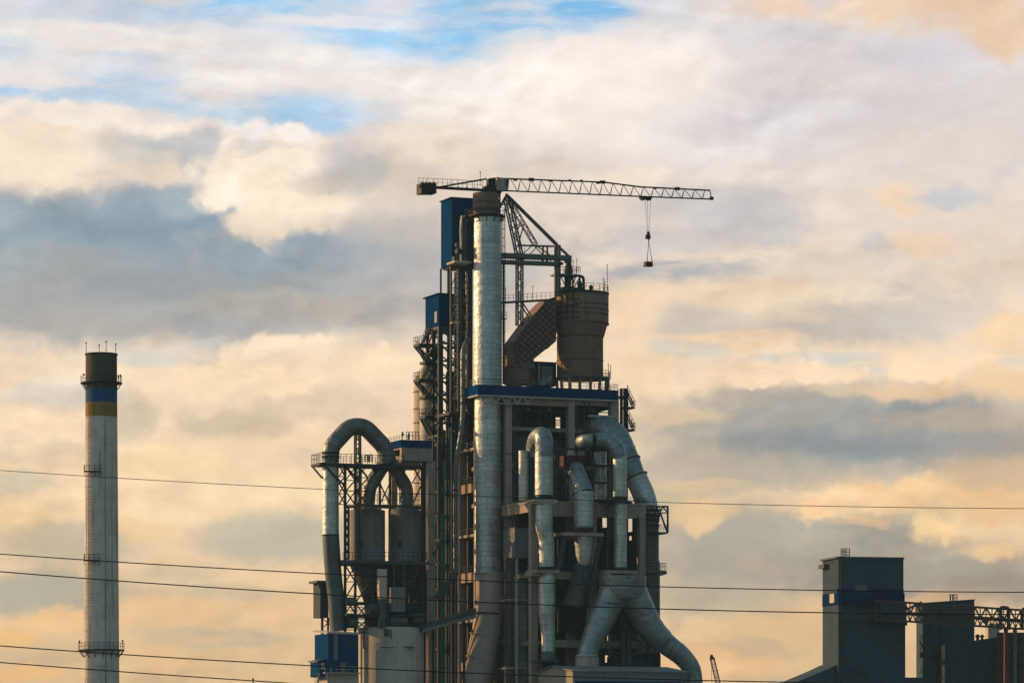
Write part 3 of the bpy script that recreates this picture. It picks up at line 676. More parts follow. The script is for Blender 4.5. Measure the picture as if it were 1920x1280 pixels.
# stair tower on the far end
st = thing('steel_stair', 'steel stair tower bolted to the end of the concrete tower under the blue deck', 'stairs', base(1172, 3))
for px, w in ((1165, .45), (1173, .7)):
    part('post', lambda m: m.bar(F(px, 728, 3), F(px, 1000, 3), w), 'steel_dark', st)
part('ladder', lambda m: m.ladder(F(1168.5, 1000, 3), F(1168.5, 728, 3), .5, None, 0, None, .1, .7), 'steel_dark', st)
for k, py in enumerate((762, 804, 846, 888)):
    pl = part('landing', lambda m: m.fb(1174, 1191, py, py + 3, 2, 4.5), 'steel_dark', st)
    part('railing', lambda m: m.rail([F(1178, py, 2), F(1191, py, 2), U3(uof(1191, 2), 4.5, zat(py, 1191, 2))], 1.15, .8), 'steel', pl)
    def fl(m):
        a, b = F(1176, py - 30, 2.2), F(1189, py - 1, 2.2)
        for d in (0, .9): m.bar(a + EV * d, b + EV * d, .2)
        for i in range(10): p = a.lerp(b, i / 9); m.bar(p, p + EV * .9, .12)
        m.bar(a + EZ * 1.1, b + EZ * 1.1, .08)
        for i in range(4): p = a.lerp(b, i / 3); m.bar(p, p + EZ * 1.1, .07)
    part('flight', fl, 'steel_dark', st)
tp = part('landing', lambda m: m.fb(1160, 1179, 742, 745, 2, 4.5), 'steel_dark', st)
part('railing', lambda m: m.rail([F(1160, 742, 2), F(1178, 742, 2)], 1.15, .8), 'steel', tp)

# ================================================================== MAIN EXHAUST STACK
SV = 3.5; sx, sy = wxy(uof(913, SV), SV); sm = sy / K
stk = thing('exhaust_stack', 'tall bright metal clad stack with brown cap rising past the blue headhouse', 'stack', (sx, sy, 0))
rz = lambda py: zof(py, sy)
sc = (sx, sy)
def cyl(nm, px, v, rpx, y0, y1, mat, parent, n=40, uo=0.0, taper=None):
    x, y = wxy(uof(px, v), v); mp = y / K
    r1 = (taper if taper is not None else rpx) * mp
    return part(nm, lambda m: m.lathe((x, y), [(rpx * mp + (r1 - rpx * mp) * i / 4, zof(y1 + (y0 - y1) * i / 4, y)) for i in range(5)], n, uo), mat, parent)
cyl('cladding', 914, SV, 26.4, 405, 745, 'stack', stk, 56, 0, 25.6)
cyl('cladding', 914.5, SV, 25.9, 745, 1074, 'stack', stk, 56, 3.3, 25.4)
cyl('brown_cap', 911, SV, 24.6, 363, 404, 'brown', stk, 48)
part('cap_hoop', lambda m: [m.lathe(wxy(uof(911, SV), SV), [(24.6 * sm, rz(y) - .08), (25.2 * sm, rz(y) - .08), (25.2 * sm, rz(y) + .08), (24.6 * sm, rz(y) + .08)], 48) for y in (381, 394)], 'brown_dark', stk)
def low(m):
    p = fillet([F(917.5, 1073, SV), F(917.5, 1150, SV), F(897, 1262, SV), F(880, 1350, SV), F(876, 1449, SV)], 8)
    m.tube(dense(p, 1.5), 27.2 * sm, 40)
part('lower_duct', low, 'lower_stack', stk)
for px, py, dx in ((913.5, 1150, .07), (908, 1190, .17), (901, 1234, .18)):
    d = (EU * dx + EZ).normalized()
    part('flange', lambda m: m.disc(F(px, py, SV), d, 28.4 * sm, .35, 40), 'brown_dark' if py < 1160 else 'lower_stack', stk)
rg = part('ring_platform', lambda m: m.lathe(sc, [(26.0 * sm, rz(409)), (34.5 * sm, rz(407)), (34.5 * sm, rz(404.5)), (24 * sm, rz(404.5))], 40), 'steel_dark', stk)
part('railing', lambda m: m.rail([Vector((sx + 34 * sm * math.cos(2 * math.pi * k / 26), sy + 34 * sm * math.sin(2 * math.pi * k / 26), rz(404.5))) for k in range(27)], 1.25, 9), 'steel_dark', rg)
for t in [2 * math.pi * k / 12 for k in range(12)]:
    part('bracket', lambda m: m.bar(Vector((sx + 26 * sm * math.cos(t), sy + 26 * sm * math.sin(t), rz(418))), Vector((sx + 33.5 * sm * math.cos(t), sy + 33.5 * sm * math.sin(t), rz(408))), .15), 'steel_dark', rg)
part('caged_ladder', lambda m: m.ladder(F(941.5, 719, SV), F(941.5, 405, SV), .5, EU, .5, EV, .08, .8), 'steel_dark', stk)
part('rest_landing', lambda m: (m.fb(940, 950.5, 596, 597.5, SV - .5, SV + .6), m.rail([F(941, 596, SV - .5), F(950.5, 596, SV - .5)], 1.1, .5)), 'steel_dark', stk)
for py in (745, 1074):
    part('hoop', lambda m: m.lathe(wxy(uof(914.2, SV), SV), [(25.6 * sm, rz(py) - .12), (26.5 * sm, rz(py) - .12), (26.5 * sm, rz(py) + .12), (25.6 * sm, rz(py) + .12)], 48), 'duct', stk)

# ================================================================== TOWER CRANE
CV = 9.5; cbp = base(923, CV); cyy = cbp.y
cr_ = thing('tower_crane', 'black flat top tower crane swung out above the metal stack', 'crane', cbp)
part('mast', lambda m: m.lattice(F(926.5, 1450, CV), F(926.5, 362, CV), EU * .85, EV * .85, 58, .22, .12), 'crane', cr_)
part('slewing_ring', lambda m: m.lathe(wxy(uof(926, CV), CV), [(1.0, zof(364, cyy)), (1.5, zof(361, cyy)), (1.5, zof(357.5, cyy)), (1.1, zof(356, cyy))], 24), 'crane', cr_)
def mach(m):
    m.fb(913, 931, 347, 358, CV - .9, CV + .9); m.fb(916, 922, 335, 347, CV - .6, CV + .6); m.fb(924, 930, 334, 347, CV - .5, CV + .4)
    m.bar(F(908, 356, CV), F(920, 337, CV), .3); m.bar(F(918, 336, CV), F(936, 334, CV), .35); m.fb(909, 914, 350, 357, CV - .7, CV + .7)
part('machine_frame', mach, 'crane', cr_)
def cab(m):
    a = [(932, 333.5), (951, 334.5), (955, 336), (953, 357), (932, 357)]
    f = [F(x, y, CV - 1.5) for x, y in a]; b = [p + EV * 1.7 for p in f]
    m.quad(list(reversed(f))); m.quad(b)
    for i in range(5): j = (i + 1) % 5; m.quad([f[i], f[j], b[j], b[i]])
cbm = part('cab', cab, 'cab', cr_)
def gl(m):
    f = [F(947.5, 336, CV - 1.53), F(954.5, 337, CV - 1.53), F(953, 350, CV - 1.53), F(948.5, 350, CV - 1.53)]; b = [p + EV * .06 for p in f]
    m.quad(list(reversed(f))); m.quad(b)
    for i in range(4): m.quad([f[i], f[(i + 1) % 4], b[(i + 1) % 4], b[i]])
part('cab_window', gl, 'glass', cbm)
# jib: one top chord, two bottom chords
jt = [(932, 334.5), (1130, 341.5), (1200, 350.5), (1331, 357)]; jb = [(930, 357), (1215, 369), (1335, 373.5)]
def ipol(L, x):
    for (a, b), (c, d) in zip(L, L[1:]):
        if a <= x <= c: return b + (d - b) * (x - a) / (c - a)
    return L[-1][1]
JB = .75
def jib(m):
    for (a, b) in zip(jt, jt[1:]): m.bar(F(*a, CV), F(*b, CV), .26)
    for s in (-JB, JB):
        for (a, b) in zip(jb, jb[1:]): m.bar(F(*a, CV + s), F(*b, CV + s), .24)
    m.bar(F(1331, 357, CV), F(1334, 372, CV - JB), .16); m.bar(F(1331, 357, CV), F(1334, 372, CV + JB), .16)
    xs = [957 + 19.2 * i for i in range(20)]
    for a, b in zip(xs, xs[1:]):
        mid = a + 13.5
        for s in (-JB, JB):
            m.bar(F(a, ipol(jt, a), CV), F(mid, ipol(jb, mid), CV + s), .085); m.bar(F(mid, ipol(jb, mid), CV + s), F(b, ipol(jt, b), CV), .085)
            m.bar(F(mid + 1.6, ipol(jb, mid), CV + s), F(b, ipol(jt, b), CV), .06)
        m.bar(F(mid, ipol(jb, mid), CV - JB), F(mid, ipol(jb, mid), CV + JB), .09)
part('jib', jib, 'crane', cr_)
part('jib_fittings', lambda m: [m.box(F(x, ipol(jt, x) + d, CV), w, .25, h, YAW) for x, d, w, h in ((996, 0, .5, .3), (966, 2, .35, .14), (1032, 1, .4, .16), (1068, -1, .16, .2), (1090, -1, .18, .2), (1130, 0, .5, .28), (1121, 2, .35, .15), (1270, 0, .45, .28), (1228, 1, .3, .16), (1334, 15, .35, .3))], 'crane', cr_)
def cj(m):
    for s in (-.7, .7): m.bar(F(786, 350, CV + s), F(932, 358, CV + s), .42, .5)
    m.bar(F(826, 350.5, CV), F(912, 335.5, CV), .3)
    for i in range(8): x = 800 + 15 * i; m.bar(F(x, 351, CV - .7), F(x, 351, CV + .7), .2)
part('counter_jib', cj, 'crane', cr_)
part('railing', lambda m: (m.rail([F(784.5, 349, CV - .8), F(848, 352, CV - .8), F(905, 355, CV - .8)], 1.55, 1.0, .06), m.rail([F(784.5, 349, CV + .8), F(905, 355, CV + .8)], 1.55, 1.6, .05)), 'crane', cr_)
for x0, x1 in ((790, 797), (797.4, 804), (804.4, 811), (811.4, 818.5)):
    part('counterweight', lambda m: (m.fb(x0, x1, 342.5 + (x0 - 790) * .01, 362, CV - 1.3, CV + 1.3), m.fb(x0 + 2, x0 + 3.4, 340.5, 342.6, CV - .4, CV + .4)), 'crane', cr_)
part('wind_vane', lambda m: (m.bar(F(900.5, 349, CV), F(900.5, 322, CV), .08), m.bar(F(899.5, 323, CV), F(901.5, 323, CV), .2)), 'crane', cr_)
tl = part('trolley', lambda m: (m.fb(1205, 1223, 367, 371, CV - .9, CV + .9), m.fb(1206, 1211, 370.5, 374, CV - .7, CV + .7), m.fb(1217, 1221.5, 370.5, 374.5, CV - .7, CV + .7)), 'crane', cr_)
part('hoist_rope', lambda m: [m.tube([F(a, 372, CV), F(b, 438, CV)], .032, 5) for a, b in ((1209, 1214.5), (1213.5, 1215.5), (1220, 1217))], 'wire', cr_)
hk = part('hook_block', lambda m: (m.fb(1212, 1220, 440, 447.5, CV - .3, CV + .3), m.fb(1214, 1218, 434, 440.2, CV - .2, CV + .2), m.bar(F(1216, 447, CV), F(1216.3, 454, CV), .16), m.bar(F(1213.5, 438, CV), F(1218, 438, CV), .4)), 'crane', cr_)
ld = thing('hoisted_crate', 'small black crate hanging on slings from the crane hook', 'crate', F(1217.5, 498, CV))
part('crate_body', lambda m: (m.fb(1211.5, 1224, 490, 497.5, CV - .6, CV + .6), m.fb(1211, 1225, 496.6, 498.4, CV - .7, CV + .7)), 'crane', ld)
part('sling', lambda m: [m.tube([F(1216.3, 453, CV), F(a, 490.5, CV + s)], .045, 5) for a, s in ((1213, -.5), (1213.6, .5), (1222.5, -.5), (1223, .5))], 'wire', ld)

# ================================================================== ELEVATOR TOWER with tall blue headhouse
EVv = 9.0
et = thing('elevator_tower', 'slender braced steel tower carrying the tall narrow blue headhouse', 'tower', base(862, EVv))
zt = lambda py: zat(py, 847, EVv)
hu0 = uof(847, EVv); hd = 5.7; hw = 5.2
hh = part('headhouse', lambda m: m.ub(hu0, hu0 + hw, EVv, EVv + hd, zt(497), zt(371)), 'blue', et)
part('roof', lambda m: m.ub(hu0 - .25, hu0 + hw + .2, EVv - .2, EVv + hd + .3, zt(371) + .005, zt(369.4)), 'blue_edge', hh)
part('underside_frame', lambda m: (m.ub(hu0 + .3, hu0 + hw, EVv + .2, EVv + hd - .2, zt(500), zt(497.1))), 'steel_dark', hh)
for px, w in ((845.5, .34), (861, .7), (880, 1.0)):
    part('leg', lambda m: m.bar(F(px, 772, EVv), F(px, 490, EVv), w), 'steel' if px < 870 else 'steel_dark', et)
    u = uof(px, EVv); part('leg', lambda m: m.bar(U3(u, EVv + 5.4, zt(772)), U3(u, EVv + 5.4, zt(497)), w * .9), 'steel_dark', et)
part('base_platform', lambda m: m.fb(842, 886, 772, 777, EVv - .6, EVv + 6.4), 'steel_dark', et)
lv = [500, 540, 568, 600, 628, 660, 690, 722, 768]
def xb(m):
    for a, b in zip(lv, lv[1:]):
        m.bar(F(861, a, EVv), F(880, a, EVv), .2); m.bar(F(862, a, EVv - .1), F(871, b, EVv - .1), .16); m.bar(F(880, a, EVv + .1), F(871, b, EVv + .1), .16)
        m.bar(F(845.5, a, EVv), F(861, a, EVv), .18)
        for px in (861, 880):
            u = uof(px, EVv); m.bar(U3(u, EVv, zt(a)), U3(u, EVv + 5.4, zt(b)), .16); m.bar(U3(u, EVv + 5.4, zt(a)), U3(u, EVv, zt(a)), .16)
    m.bar(F(846, 583, EVv), F(861, 546, EVv), .16); m.bar(F(846, 540, EVv), F(861, 540, EVv), .16)
part('bracing', xb, 'steel', et)
part('bucket_casing', lambda m: m.ub(uof(866, EVv) , uof(866, EVv) + 1.5, EVv + 2.0, EVv + 4.0, zt(771), zt(505)), 'steel_dark', et)
part('cable_ladder', lambda m: m.ladder(F(855, 770, EVv + .3), F(855, 500, EVv + .3), .6, None, 0, None, .1, .7), 'steel_dark', et)
sh = part('side_casing', lambda m: (m.fb(866, 873, 410, 492, EVv - 3.2, EVv - 2), m.tube([F(870, 405, EVv - 2.6), F(867, 430, EVv - 2.6), F(869, 480, EVv - 2.6)], .6, 12)), 'dark_duct', et)
part('landing', lambda m: m.fb(852, 884, 488, 492, EVv - 4, EVv), 'trim', et)
part('landing', lambda m: m.fb(872, 884, 404, 406, EVv - 4, EVv), 'steel_dark', et)
part('railing', lambda m: (m.rail([F(872, 404, EVv - 4), F(884, 404, EVv - 4)], 1.2, .7), m.rail([F(856, 488, EVv - 4), F(884, 488, EVv - 4)], 1.2, .9), m.rail([F(856, 474, EVv - 3), F(870, 474, EVv - 3)], 1.2, .9)), 'steel', et)
part('ladder', lambda m: m.ladder(F(876, 488, EVv - 3.4), F(876, 404, EVv - 3.4), .6, -EV, .5, None, .08, .7), 'steel', et)
part('junction_box', lambda m: (m.fb(856, 861, 455, 462, EVv - 3.4, EVv - 2.6), m.fb(858, 866, 466, 474, EVv - 3.6, EVv - 2.2), m.fb(852, 858, 480, 488, EVv - 3.6, EVv - 2.2)), 'steel_dark', et)
part('landing', lambda m: m.fb(848, 862, 603, 606, EVv - 1.5, EVv - .3), 'trim', et)
part('railing', lambda m: m.rail([F(848, 602, EVv - 1.4), F(862, 599, EVv - 1.4)], 1.6, .7), 'steel', et)

# ================================================================== LOWER HOIST HOUSE on its stair frame
HV = 14.0
ht = thing('hoist_tower', 'dark steel stair frame carrying the lower blue hoist house with landings', 'tower', base(828, HV))
zh = lambda py: zat(py, 823, HV); hx = uof(823, HV)
h2 = part('hoist_house', lambda m: m.ub(hx, hx + 6.5, HV, HV + 7.3, zh(611), zh(551.5)), 'blue', ht)
def r2(m):
    a = [U3(hx - .3, HV - .3, zh(551.4)), U3(hx + 6.8, HV - .3, zh(551.4)), U3(hx + 6.8, HV + 8, zh(551.4)), U3(hx - .3, HV + 8, zh(551.4))]
    m.hexa(a + [p + EZ * .22 for p in a])
part('roof', r2, 'blue_edge', h2)
part('door', lambda m: m.ub(hx - .06, hx, HV + 1.0, HV + 2.2, zh(603), zh(582)), 'cab', h2)
part('floor_beam', lambda m: m.ub(hx - .1, hx + 6.6, HV - .1, HV + 7.4, zh(616), zh(611.2)), 'steel', h2)
for dx, v, w in ((.3, HV + .2, .8), (3.6, HV + .2, .5), (6.2, HV + .2, .6), (.3, HV + 3.6, .6), (.3, HV + 7.0, .6), (6.2, HV + 7.0, .6)):
    part('post', lambda m: m.bar(U3(hx + dx, v, 0), U3(hx + dx, v, zh(616)), w), 'steel_dark', ht)
fl_ = [616, 643, 676, 708, 740, 778, 815, 850]
def br2(m):
    for i, (a, b) in enumerate(zip(fl_, fl_[1:])):
        za, zb = zh(a), zh(b)
        m.bar(U3(hx + .3, HV, za), U3(hx + 6.4, HV, za), .35); m.bar(U3(hx + .3, HV + 7, za), U3(hx + 6.4, HV + 7, za), .3); m.bar(U3(hx + .3, HV, za), U3(hx + .3, HV + 7, za), .35)
        m.bar(U3(hx + .3, HV, za), U3(hx + 3.4, HV, zb), .22); m.bar(U3(hx + 6.2, HV, za), U3(hx + 3.4, HV, zb), .22)
        m.bar(U3(hx + .3, HV + .2, zb), U3(hx + .3, HV + 3.6, za), .22); m.bar(U3(hx + .3, HV + 7, zb), U3(hx + .3, HV + 3.6, za), .22)
        m.bar(U3(hx + .3, HV + 7, za), U3(hx + 6.2, HV + 7, zb), .22)
part('bracing', br2, 'steel', ht)
part('casing', lambda m: m.ub(hx + 1.2, hx + 2.6, HV + 4.5, HV + 6.0, zh(800), zh(640)), 'steel_dark', ht)
part('casing', lambda m: m.ub(hx + 3.8, hx + 5.6, HV + 4.2, HV + 6.2, zh(800), zh(690)), 'steel_dark', ht)
for k, (py, x0, vv) in enumerate(((643, 786, HV + 3.0), (709, 786, HV + 3.0), (778, 797, HV + 2.6))):
    ua = uof(x0, vv)
    z = zat(py, x0, vv)
    pl = part('landing', lambda m: (m.ub(ua, hx - .15, vv, vv + 3.2, z - .55, z), m.bar(U3(ua + .2, vv + 1, z - .5), U3(hx, vv + 1, z - 3.4), .25), m.bar(U3(ua + .2, vv + 3, z - .5), U3(hx, vv + 3, z - 3.4), .25)), 'steel_dark', ht)
    part('railing', lambda m: m.rail([U3(hx - .6, vv + .05, z), U3(ua + .05, vv + .05, z), U3(ua + .05, vv + 3.1, z), U3(hx - .6, vv + 3.1, z)], 1.35, .9), 'steel', pl)
    def fl(m):
        for (xa, ya, xb_, yb) in ((x0 + 8, py - 1, x0 + 21, py - 27), (x0 - 2, py + 6, x0 + 16, py + 38)):
            a, b = F(xa, ya, vv + .6), F(xb_, yb, vv + .6)
            for d in (0, 1.0): m.bar(a + EV * d, b + EV * d, .26)
            n = 11
            for i in range(n): p = a.lerp(b, i / (n - 1)); m.bar(p, p + EV * 1.0, .2, .1)
            for d in (0, 1.0):
                m.bar(a + EV * d + EZ * 1.1, b + EV * d + EZ * 1.1, .08)
                for i in range(5): p = a.lerp(b, i / 4) + EV * d; m.bar(p, p + EZ * 1.1, .07)
    part('flight', fl, 'steel_dark', pl)
for py in (676, 740):
    part('landing', lambda m: m.fb(797, 823, py, py + 5, HV + 2.6, HV + 5.6), 'steel_dark', ht)
part('round_fitting', lambda m: (m.tube([F(805, 660, HV + 2), F(816, 668, HV + 2), F(822, 652, HV + 2)], [.7, 1.0, .6], 12), m.tube([F(812, 690, HV + 3), F(818, 700, HV + 3)], [.9, .9], 12)), 'steel_dark', ht)
part('cladding_wall', lambda m: m.ub(hx + .8, hx + 6, HV + 7.3, HV + 7.5, 0, zh(800)), 'wall_dark', ht)
part('floor_platform', lambda m: m.ub(hx - .8, hx + 6.5, HV - .5, HV + .2, zh(742), zh(737)), 'steel_green', ht)
part('blue_panel', lambda m: m.fb(845, 861, 748, 760, 10, 10.3), 'blue_edge', ht)

# cream bins behind
def bin_(label, px, rpx, y_top, v):
    b = thing('storage_bin', label, 'bin', base(px, v), 'cream bins behind the stairs')
    x, y = wxy(uof(px, v), v); mp = y / K; zz = lambda p: zof(p, y)
    part('shell', lambda m: m.lathe((x, y), [(rpx * mp, 0), (rpx * mp, zz(y_top + 22)), (rpx * mp * .55, zz(y_top + 6)), (rpx * mp * .3, zz(y_top))], 32), 'bin', b)
    part('hoop', lambda m: [m.lathe((x, y), [(rpx * mp, zz(q)), (rpx * mp + .1, zz(q)), (rpx * mp + .1, zz(q) + .18), (rpx * mp, zz(q) + .18)], 32) for q in (y_top + 46, y_top + 78, y_top + 104)], 'brown', b)
    return b
bin_('cream bin on the open sky side of the stair frame', 795, 19.5, 690, 26)
b2 = bin_('cream bin half hidden by the stair flights', 804, 17, 672, 22)
# ================================================================== CYCLONE and its bent duct on the deck
def cyl2(nm, px, v, prof, mat, parent, n=56):
    x, y = wxy(uof(px, v), v); mp = y / K
    return part(nm, lambda m: m.lathe((x, y), [(r * mp, zof(p, y)) for r, p in prof], n), mat, parent)
YV = 8.5
deckz = fz1
cy = thing('cyclone_vessel', 'large brown plate cyclone vessel with railed top standing on the blue edged deck', 'vessel', Vector((*wxy(uof(1091, YV), YV), deckz)))
cyl2('lower_barrel', 1087.5, YV, [(43.5, 712), (43.5, 632)], 'brown', cy)
cyl2('cone', 1089, YV, [(43.4, 632), (50.2, 608)], 'brown', cy)
ub_ = cyl2('upper_barrel', 1091, YV, [(50.2, 608), (50.2, 554), (47, 552.5)], 'brown', cy)
cyl2('hoop', 1091, YV, [(50.2, 609.2), (51.4, 609), (51.4, 607.4), (50.2, 607.2)], 'brown_dark', cy)
cyl2('hoop', 1091, YV, [(50.2, 583.2), (50.9, 583.2), (50.9, 582), (50.2, 582)], 'brown_dark', cy)
cyl2('hoop', 1087.5, YV, [(43.5, 633.5), (44.3, 633.3), (44.3, 632.2), (43.5, 632)], 'brown_dark', cy)
cyl2('hoop', 1087.5, YV, [(43.5, 677.5), (44.3, 677.3), (44.3, 676.2), (43.5, 676)], 'brown_dark', cy)
cyl2('roof_ring', 1091, YV, [(46, 553), (51, 553), (51, 549.5), (40, 547.8)], 'steel_dark', cy)
x_, y_ = wxy(uof(1091, YV), YV); mp_ = y_ / K
rr = lambda R_, pz, n=22: [Vector((x_ + R_ * mp_ * math.cos(2 * math.pi * k / n), y_ + R_ * mp_ * math.sin(2 * math.pi * k / n), zof(pz, y_))) for k in range(n + 1)]
part('railing', lambda m: m.rail(rr(49.5, 548), 1.15, 9), 'steel', cy)
def stiff(m):     # welded stiffener grid on the inlet side
    for px in (1042, 1052, 1063, 1074):
        o = (px - 1091) * mp_; dy = math.sqrt(max(0, (50.6 * mp_) ** 2 - o * o))
        a = Vector((x_ + o, y_ - dy, zof(606, y_))); b = Vector((x_ + o, y_ - dy, zof(556, y_))); m.bar(a, b, .25, .3)
        o2 = o * .88; dy2 = math.sqrt((44 * mp_) ** 2 - o2 * o2); m.bar(a, Vector((x_ + o2, y_ - dy2, zof(631, y_))), .22, .3)
    for py in (566, 578, 590, 600):
        L_ = []
        for i in range(9):
            t = R(262 - 82 * i / 8); L_.append(Vector((x_ + 50.6 * mp_ * math.cos(t), y_ + 50.6 * mp_ * math.sin(t), zof(py, y_))))
        for a, b in zip(L_, L_[1:]): m.bar(a, b, .25, .25)
part('stiffener_grid', stiff, 'brown_dark', cy)
part('test_ports', lambda m: [m.box(Vector((x_ + 50.3 * mp_ * math.cos(R(a)), y_ + 50.3 * mp_ * math.sin(R(a)), zof(py, y_))), .14, .14, .14, R(a)) for py in (573.5, 591) for a in range(258, 345, 9)], 'red', cy)
bp = cyl2('base_platform', 1092, YV, [(44, 712), (52, 711), (52, 708.5), (44, 708.5)], 'steel_green', cy)
xb_, yb_ = wxy(uof(1092, YV), YV)
part('railing', lambda m: m.rail([Vector((xb_ + 51.5 * mp_ * math.cos(R(a)), yb_ + 51.5 * mp_ * math.sin(R(a)), zof(708.5, yb_))) for a in range(-70, 60, 12)], 1.2, 9), 'steel', bp)
for a in range(0, 360, 24):
    part('support_leg', lambda m: m.bar(Vector((xb_ + 49 * mp_ * math.cos(R(a)), yb_ + 49 * mp_ * math.sin(R(a)), zof(712, yb_))), Vector((xb_ + 47 * mp_ * math.cos(R(a)), yb_ + 47 * mp_ * math.sin(R(a)), deckz - .2)), .35), 'steel_green', cy)
part('hatch', lambda m: (m.fb(1119.5, 1126, 690, 698, YV - 3.7, YV - 3.0)), 'brown_dark', cy)
part('ladder', lambda m: m.ladder(F(1058, 700, YV - 3.4), F(1058, 680, YV - 3.4), 1.2, None, 0, None, .12, .7), 'brown_dark', cy)
for px, y0, v in ((1131.5, 522, YV), (1134, 528, YV + 1), (1138.5, 497, YV)):
    part('lamp_post' if px < 1138 else 'lightning_rod', lambda m: (m.bar(F(px, 550, v), F(px, y0, v), .09), m.bar(F(px - 1.2, y0, v), F(px + 1.2, y0, v), .13)), 'steel_dark', cy)
for px, y0 in ((1140.5, 682), (1145, 686)):
    part('lamp_post', lambda m: (m.bar(F(px, 710, 5), F(px, y0, 5), .09), m.bar(F(px - 1, y0, 5), F(px + 1, y0, 5), .13)), 'steel_dark', cy)
# feed gear on the roof of the vessel
fg = thing('feed_hopper', 'black feed hopper and chute gear on the railed top of the brown vessel', 'hopper', F(1066, 549, YV))
part('hopper', lambda m: m.lathe(wxy(uof(1066, YV), YV), [(.85, zat(524, 1066, YV)), (.75, zat(512, 1066, YV)), (.85, zat(511, 1066, YV)), (.72, zat(500, 1066, YV)), (.45, zat(492, 1066, YV)), (.45, zat(487, 1066, YV))], 20), 'steel_dark', fg)
part('chute', lambda m: m.lathe(wxy(uof(1066, YV), YV), [(.3, zat(541, 1066, YV)), (.55, zat(530, 1066, YV)), (.55, zat(524, 1066, YV))], 16), 'steel_dark', fg)
pf = part('platform', lambda m: m.fb(1043, 1088, 512, 515, YV - 1.5, YV + 1.5), 'steel_green', fg)
part('railing', lambda m: m.rail([F(1049, 512, YV - 1.4), F(1088, 512, YV - 1.4), U3(uof(1088, YV - 1.4), YV + 1.4, zat(512, 1088, YV - 1.4))], 1.2, .9), 'steel', pf)
for px in (1060, 1074, 1087):
    part('leg', lambda m: m.bar(F(px, 549, YV), F(px, 515, YV), .28), 'steel_dark', fg)
for q_ in ((1075, 540, 1087, 520), (1062, 540, 1052, 519), (1074, 536, 1080, 516)):
    part('brace', lambda m: m.bar(F(q_[0], q_[1], YV), F(q_[2], q_[3], YV), .17), 'steel_dark', fg)
part('bent_pipe', lambda m: m.tube(fillet([F(1078, 516, YV), F(1094, 519, YV), F(1094.5, 546, YV)], .5), .28, 10), 'steel_dark', fg)
part('valve', lambda m: (m.lathe(wxy(uof(1087, YV - 1), YV - 1), [(.35, zat(548, 1087, YV - 1)), (.42, zat(538, 1087, YV - 1)), (.55, zat(533, 1087, YV - 1)), (.3, zat(527, 1087, YV - 1))], 14), m.tube([F(1087, 533, YV - 1), F(1095, 546, YV - 1)], .16, 8)), 'crane', fg)
part('pipe_bundle', lambda m: [m.tube(spline([F(a, 550, YV + d), F((a + b) / 2, y, YV + d), F(b, 549, YV + d)], 5), .3, 8) for a, b, y, d in ((1052, 1072, 537, -2), (1058, 1080, 539, -1), (1066, 1092, 541, -2.5), (1072, 1100, 543, -.5), (1048, 1064, 540, 1), (1080, 1120, 546, -2))], 'steel_dark', fg)
for px, y0 in ((1074.5, 489), (1081.5, 486)):
    part('lamp_post', lambda m: (m.bar(F(px, 512, YV), F(px, y0, YV), .08), m.bar(F(px - 1, y0, YV), F(px + 1, y0, YV), .12)), 'steel_dark', fg)
va = thing('roof_valve', 'small dark valve actuator alone on the railed top of the brown vessel', 'valve', F(1108, 548, YV - 1))
part('body', lambda m: (m.lathe(wxy(uof(1108, YV - 1), YV - 1), [(.26, zat(548, 1108, YV - 1)), (.3, zat(542, 1108, YV - 1)), (.45, zat(539, 1108, YV - 1)), (.2, zat(534, 1108, YV - 1))], 12), m.tube([F(1108, 536, YV - 1), F(1111.5, 541, YV - 1)], .2, 8)), 'crane', va)

# bent rectangular duct from the deck up into the vessel
bd = thing('bent_brown_duct', 'brown cross ribbed duct bending up from the blue edged deck into the cyclone vessel', 'duct', Vector((*wxy(uof(972, YV), YV), deckz)))
cyl2('round_base', 972.5, YV, [(27, 721), (27, 690)], 'brown', bd)
cyl2('hoop', 972.5, YV, [(27, 691), (27.8, 690.7), (27.8, 689.4), (27, 689.2)], 'brown_dark', bd)
outer = [(965, 690), (965, 640), (1012, 577), (1028, 561), (1042, 556)]
inner = [(999, 690), (1001, 672), (1043, 639)]
prof = outer + [(1043, 600), (1043, 639), (1001, 673), (999, 690)]
def bend(m):
    vf, vb = YV - 2.4, YV + 2.9
    f = [F(x, y, vf) for x, y in prof]; b = [p + EV * (vb - vf) for p in f]
    m.quad(list(reversed(f))); m.quad(b)
    n = len(f)
    for i in range(n): m.quad([f[i], f[(i + 1) % n], b[(i + 1) % n], b[i]])
part('bend', bend, 'brown', bd)
def ribs(m):
    vf = YV - 2.48
    def inside(x, y):
        c = False; n = len(prof)
        for i in range(n):
            (x1, y1), (x2, y2) = prof[i], prof[(i + 1) % n]
            if (y1 > y) != (y2 > y) and x < (x2 - x1) * (y - y1) / (y2 - y1) + x1: c = not c
        return c
    for sgn in (1, -1):
        for k in range(-30, 60):
            run = None; c0 = k * 12.0
            for i in range(0, 300):
                x = 960 + i * .5; y = (560 + (x - 960) * 1.0 * .9 + c0 - 120) if sgn > 0 else (700 - (x - 960) * 1.0 * .9 + c0 - 120)
                if inside(x, y) and y < 682:
                    if run is None: run = (x, y)
                    last = (x, y)
                elif run is not None:
                    m.bar(F(*run, vf), F(*last, vf), .2, .2); run = None
part('cross_ribs', ribs, 'brown_dark', bd)
dh = thing('deck_house', 'low blue house with grey door panels between duct bend and brown vessel', 'house', Vector((*wxy(uof(1022, 12), 12), deckz)))
part('wall', lambda m: m.fb(1003, 1043, 679, 722, 10.5, 15), 'blue', dh)
part('roof', lambda m: m.fb(1001, 1045, 677, 679, 10.2, 15.2), 'steel_dark', dh)
part('door', lambda m: m.fb(1015, 1037, 686, 721, 10.38, 10.5), 'clad_grey', dh)
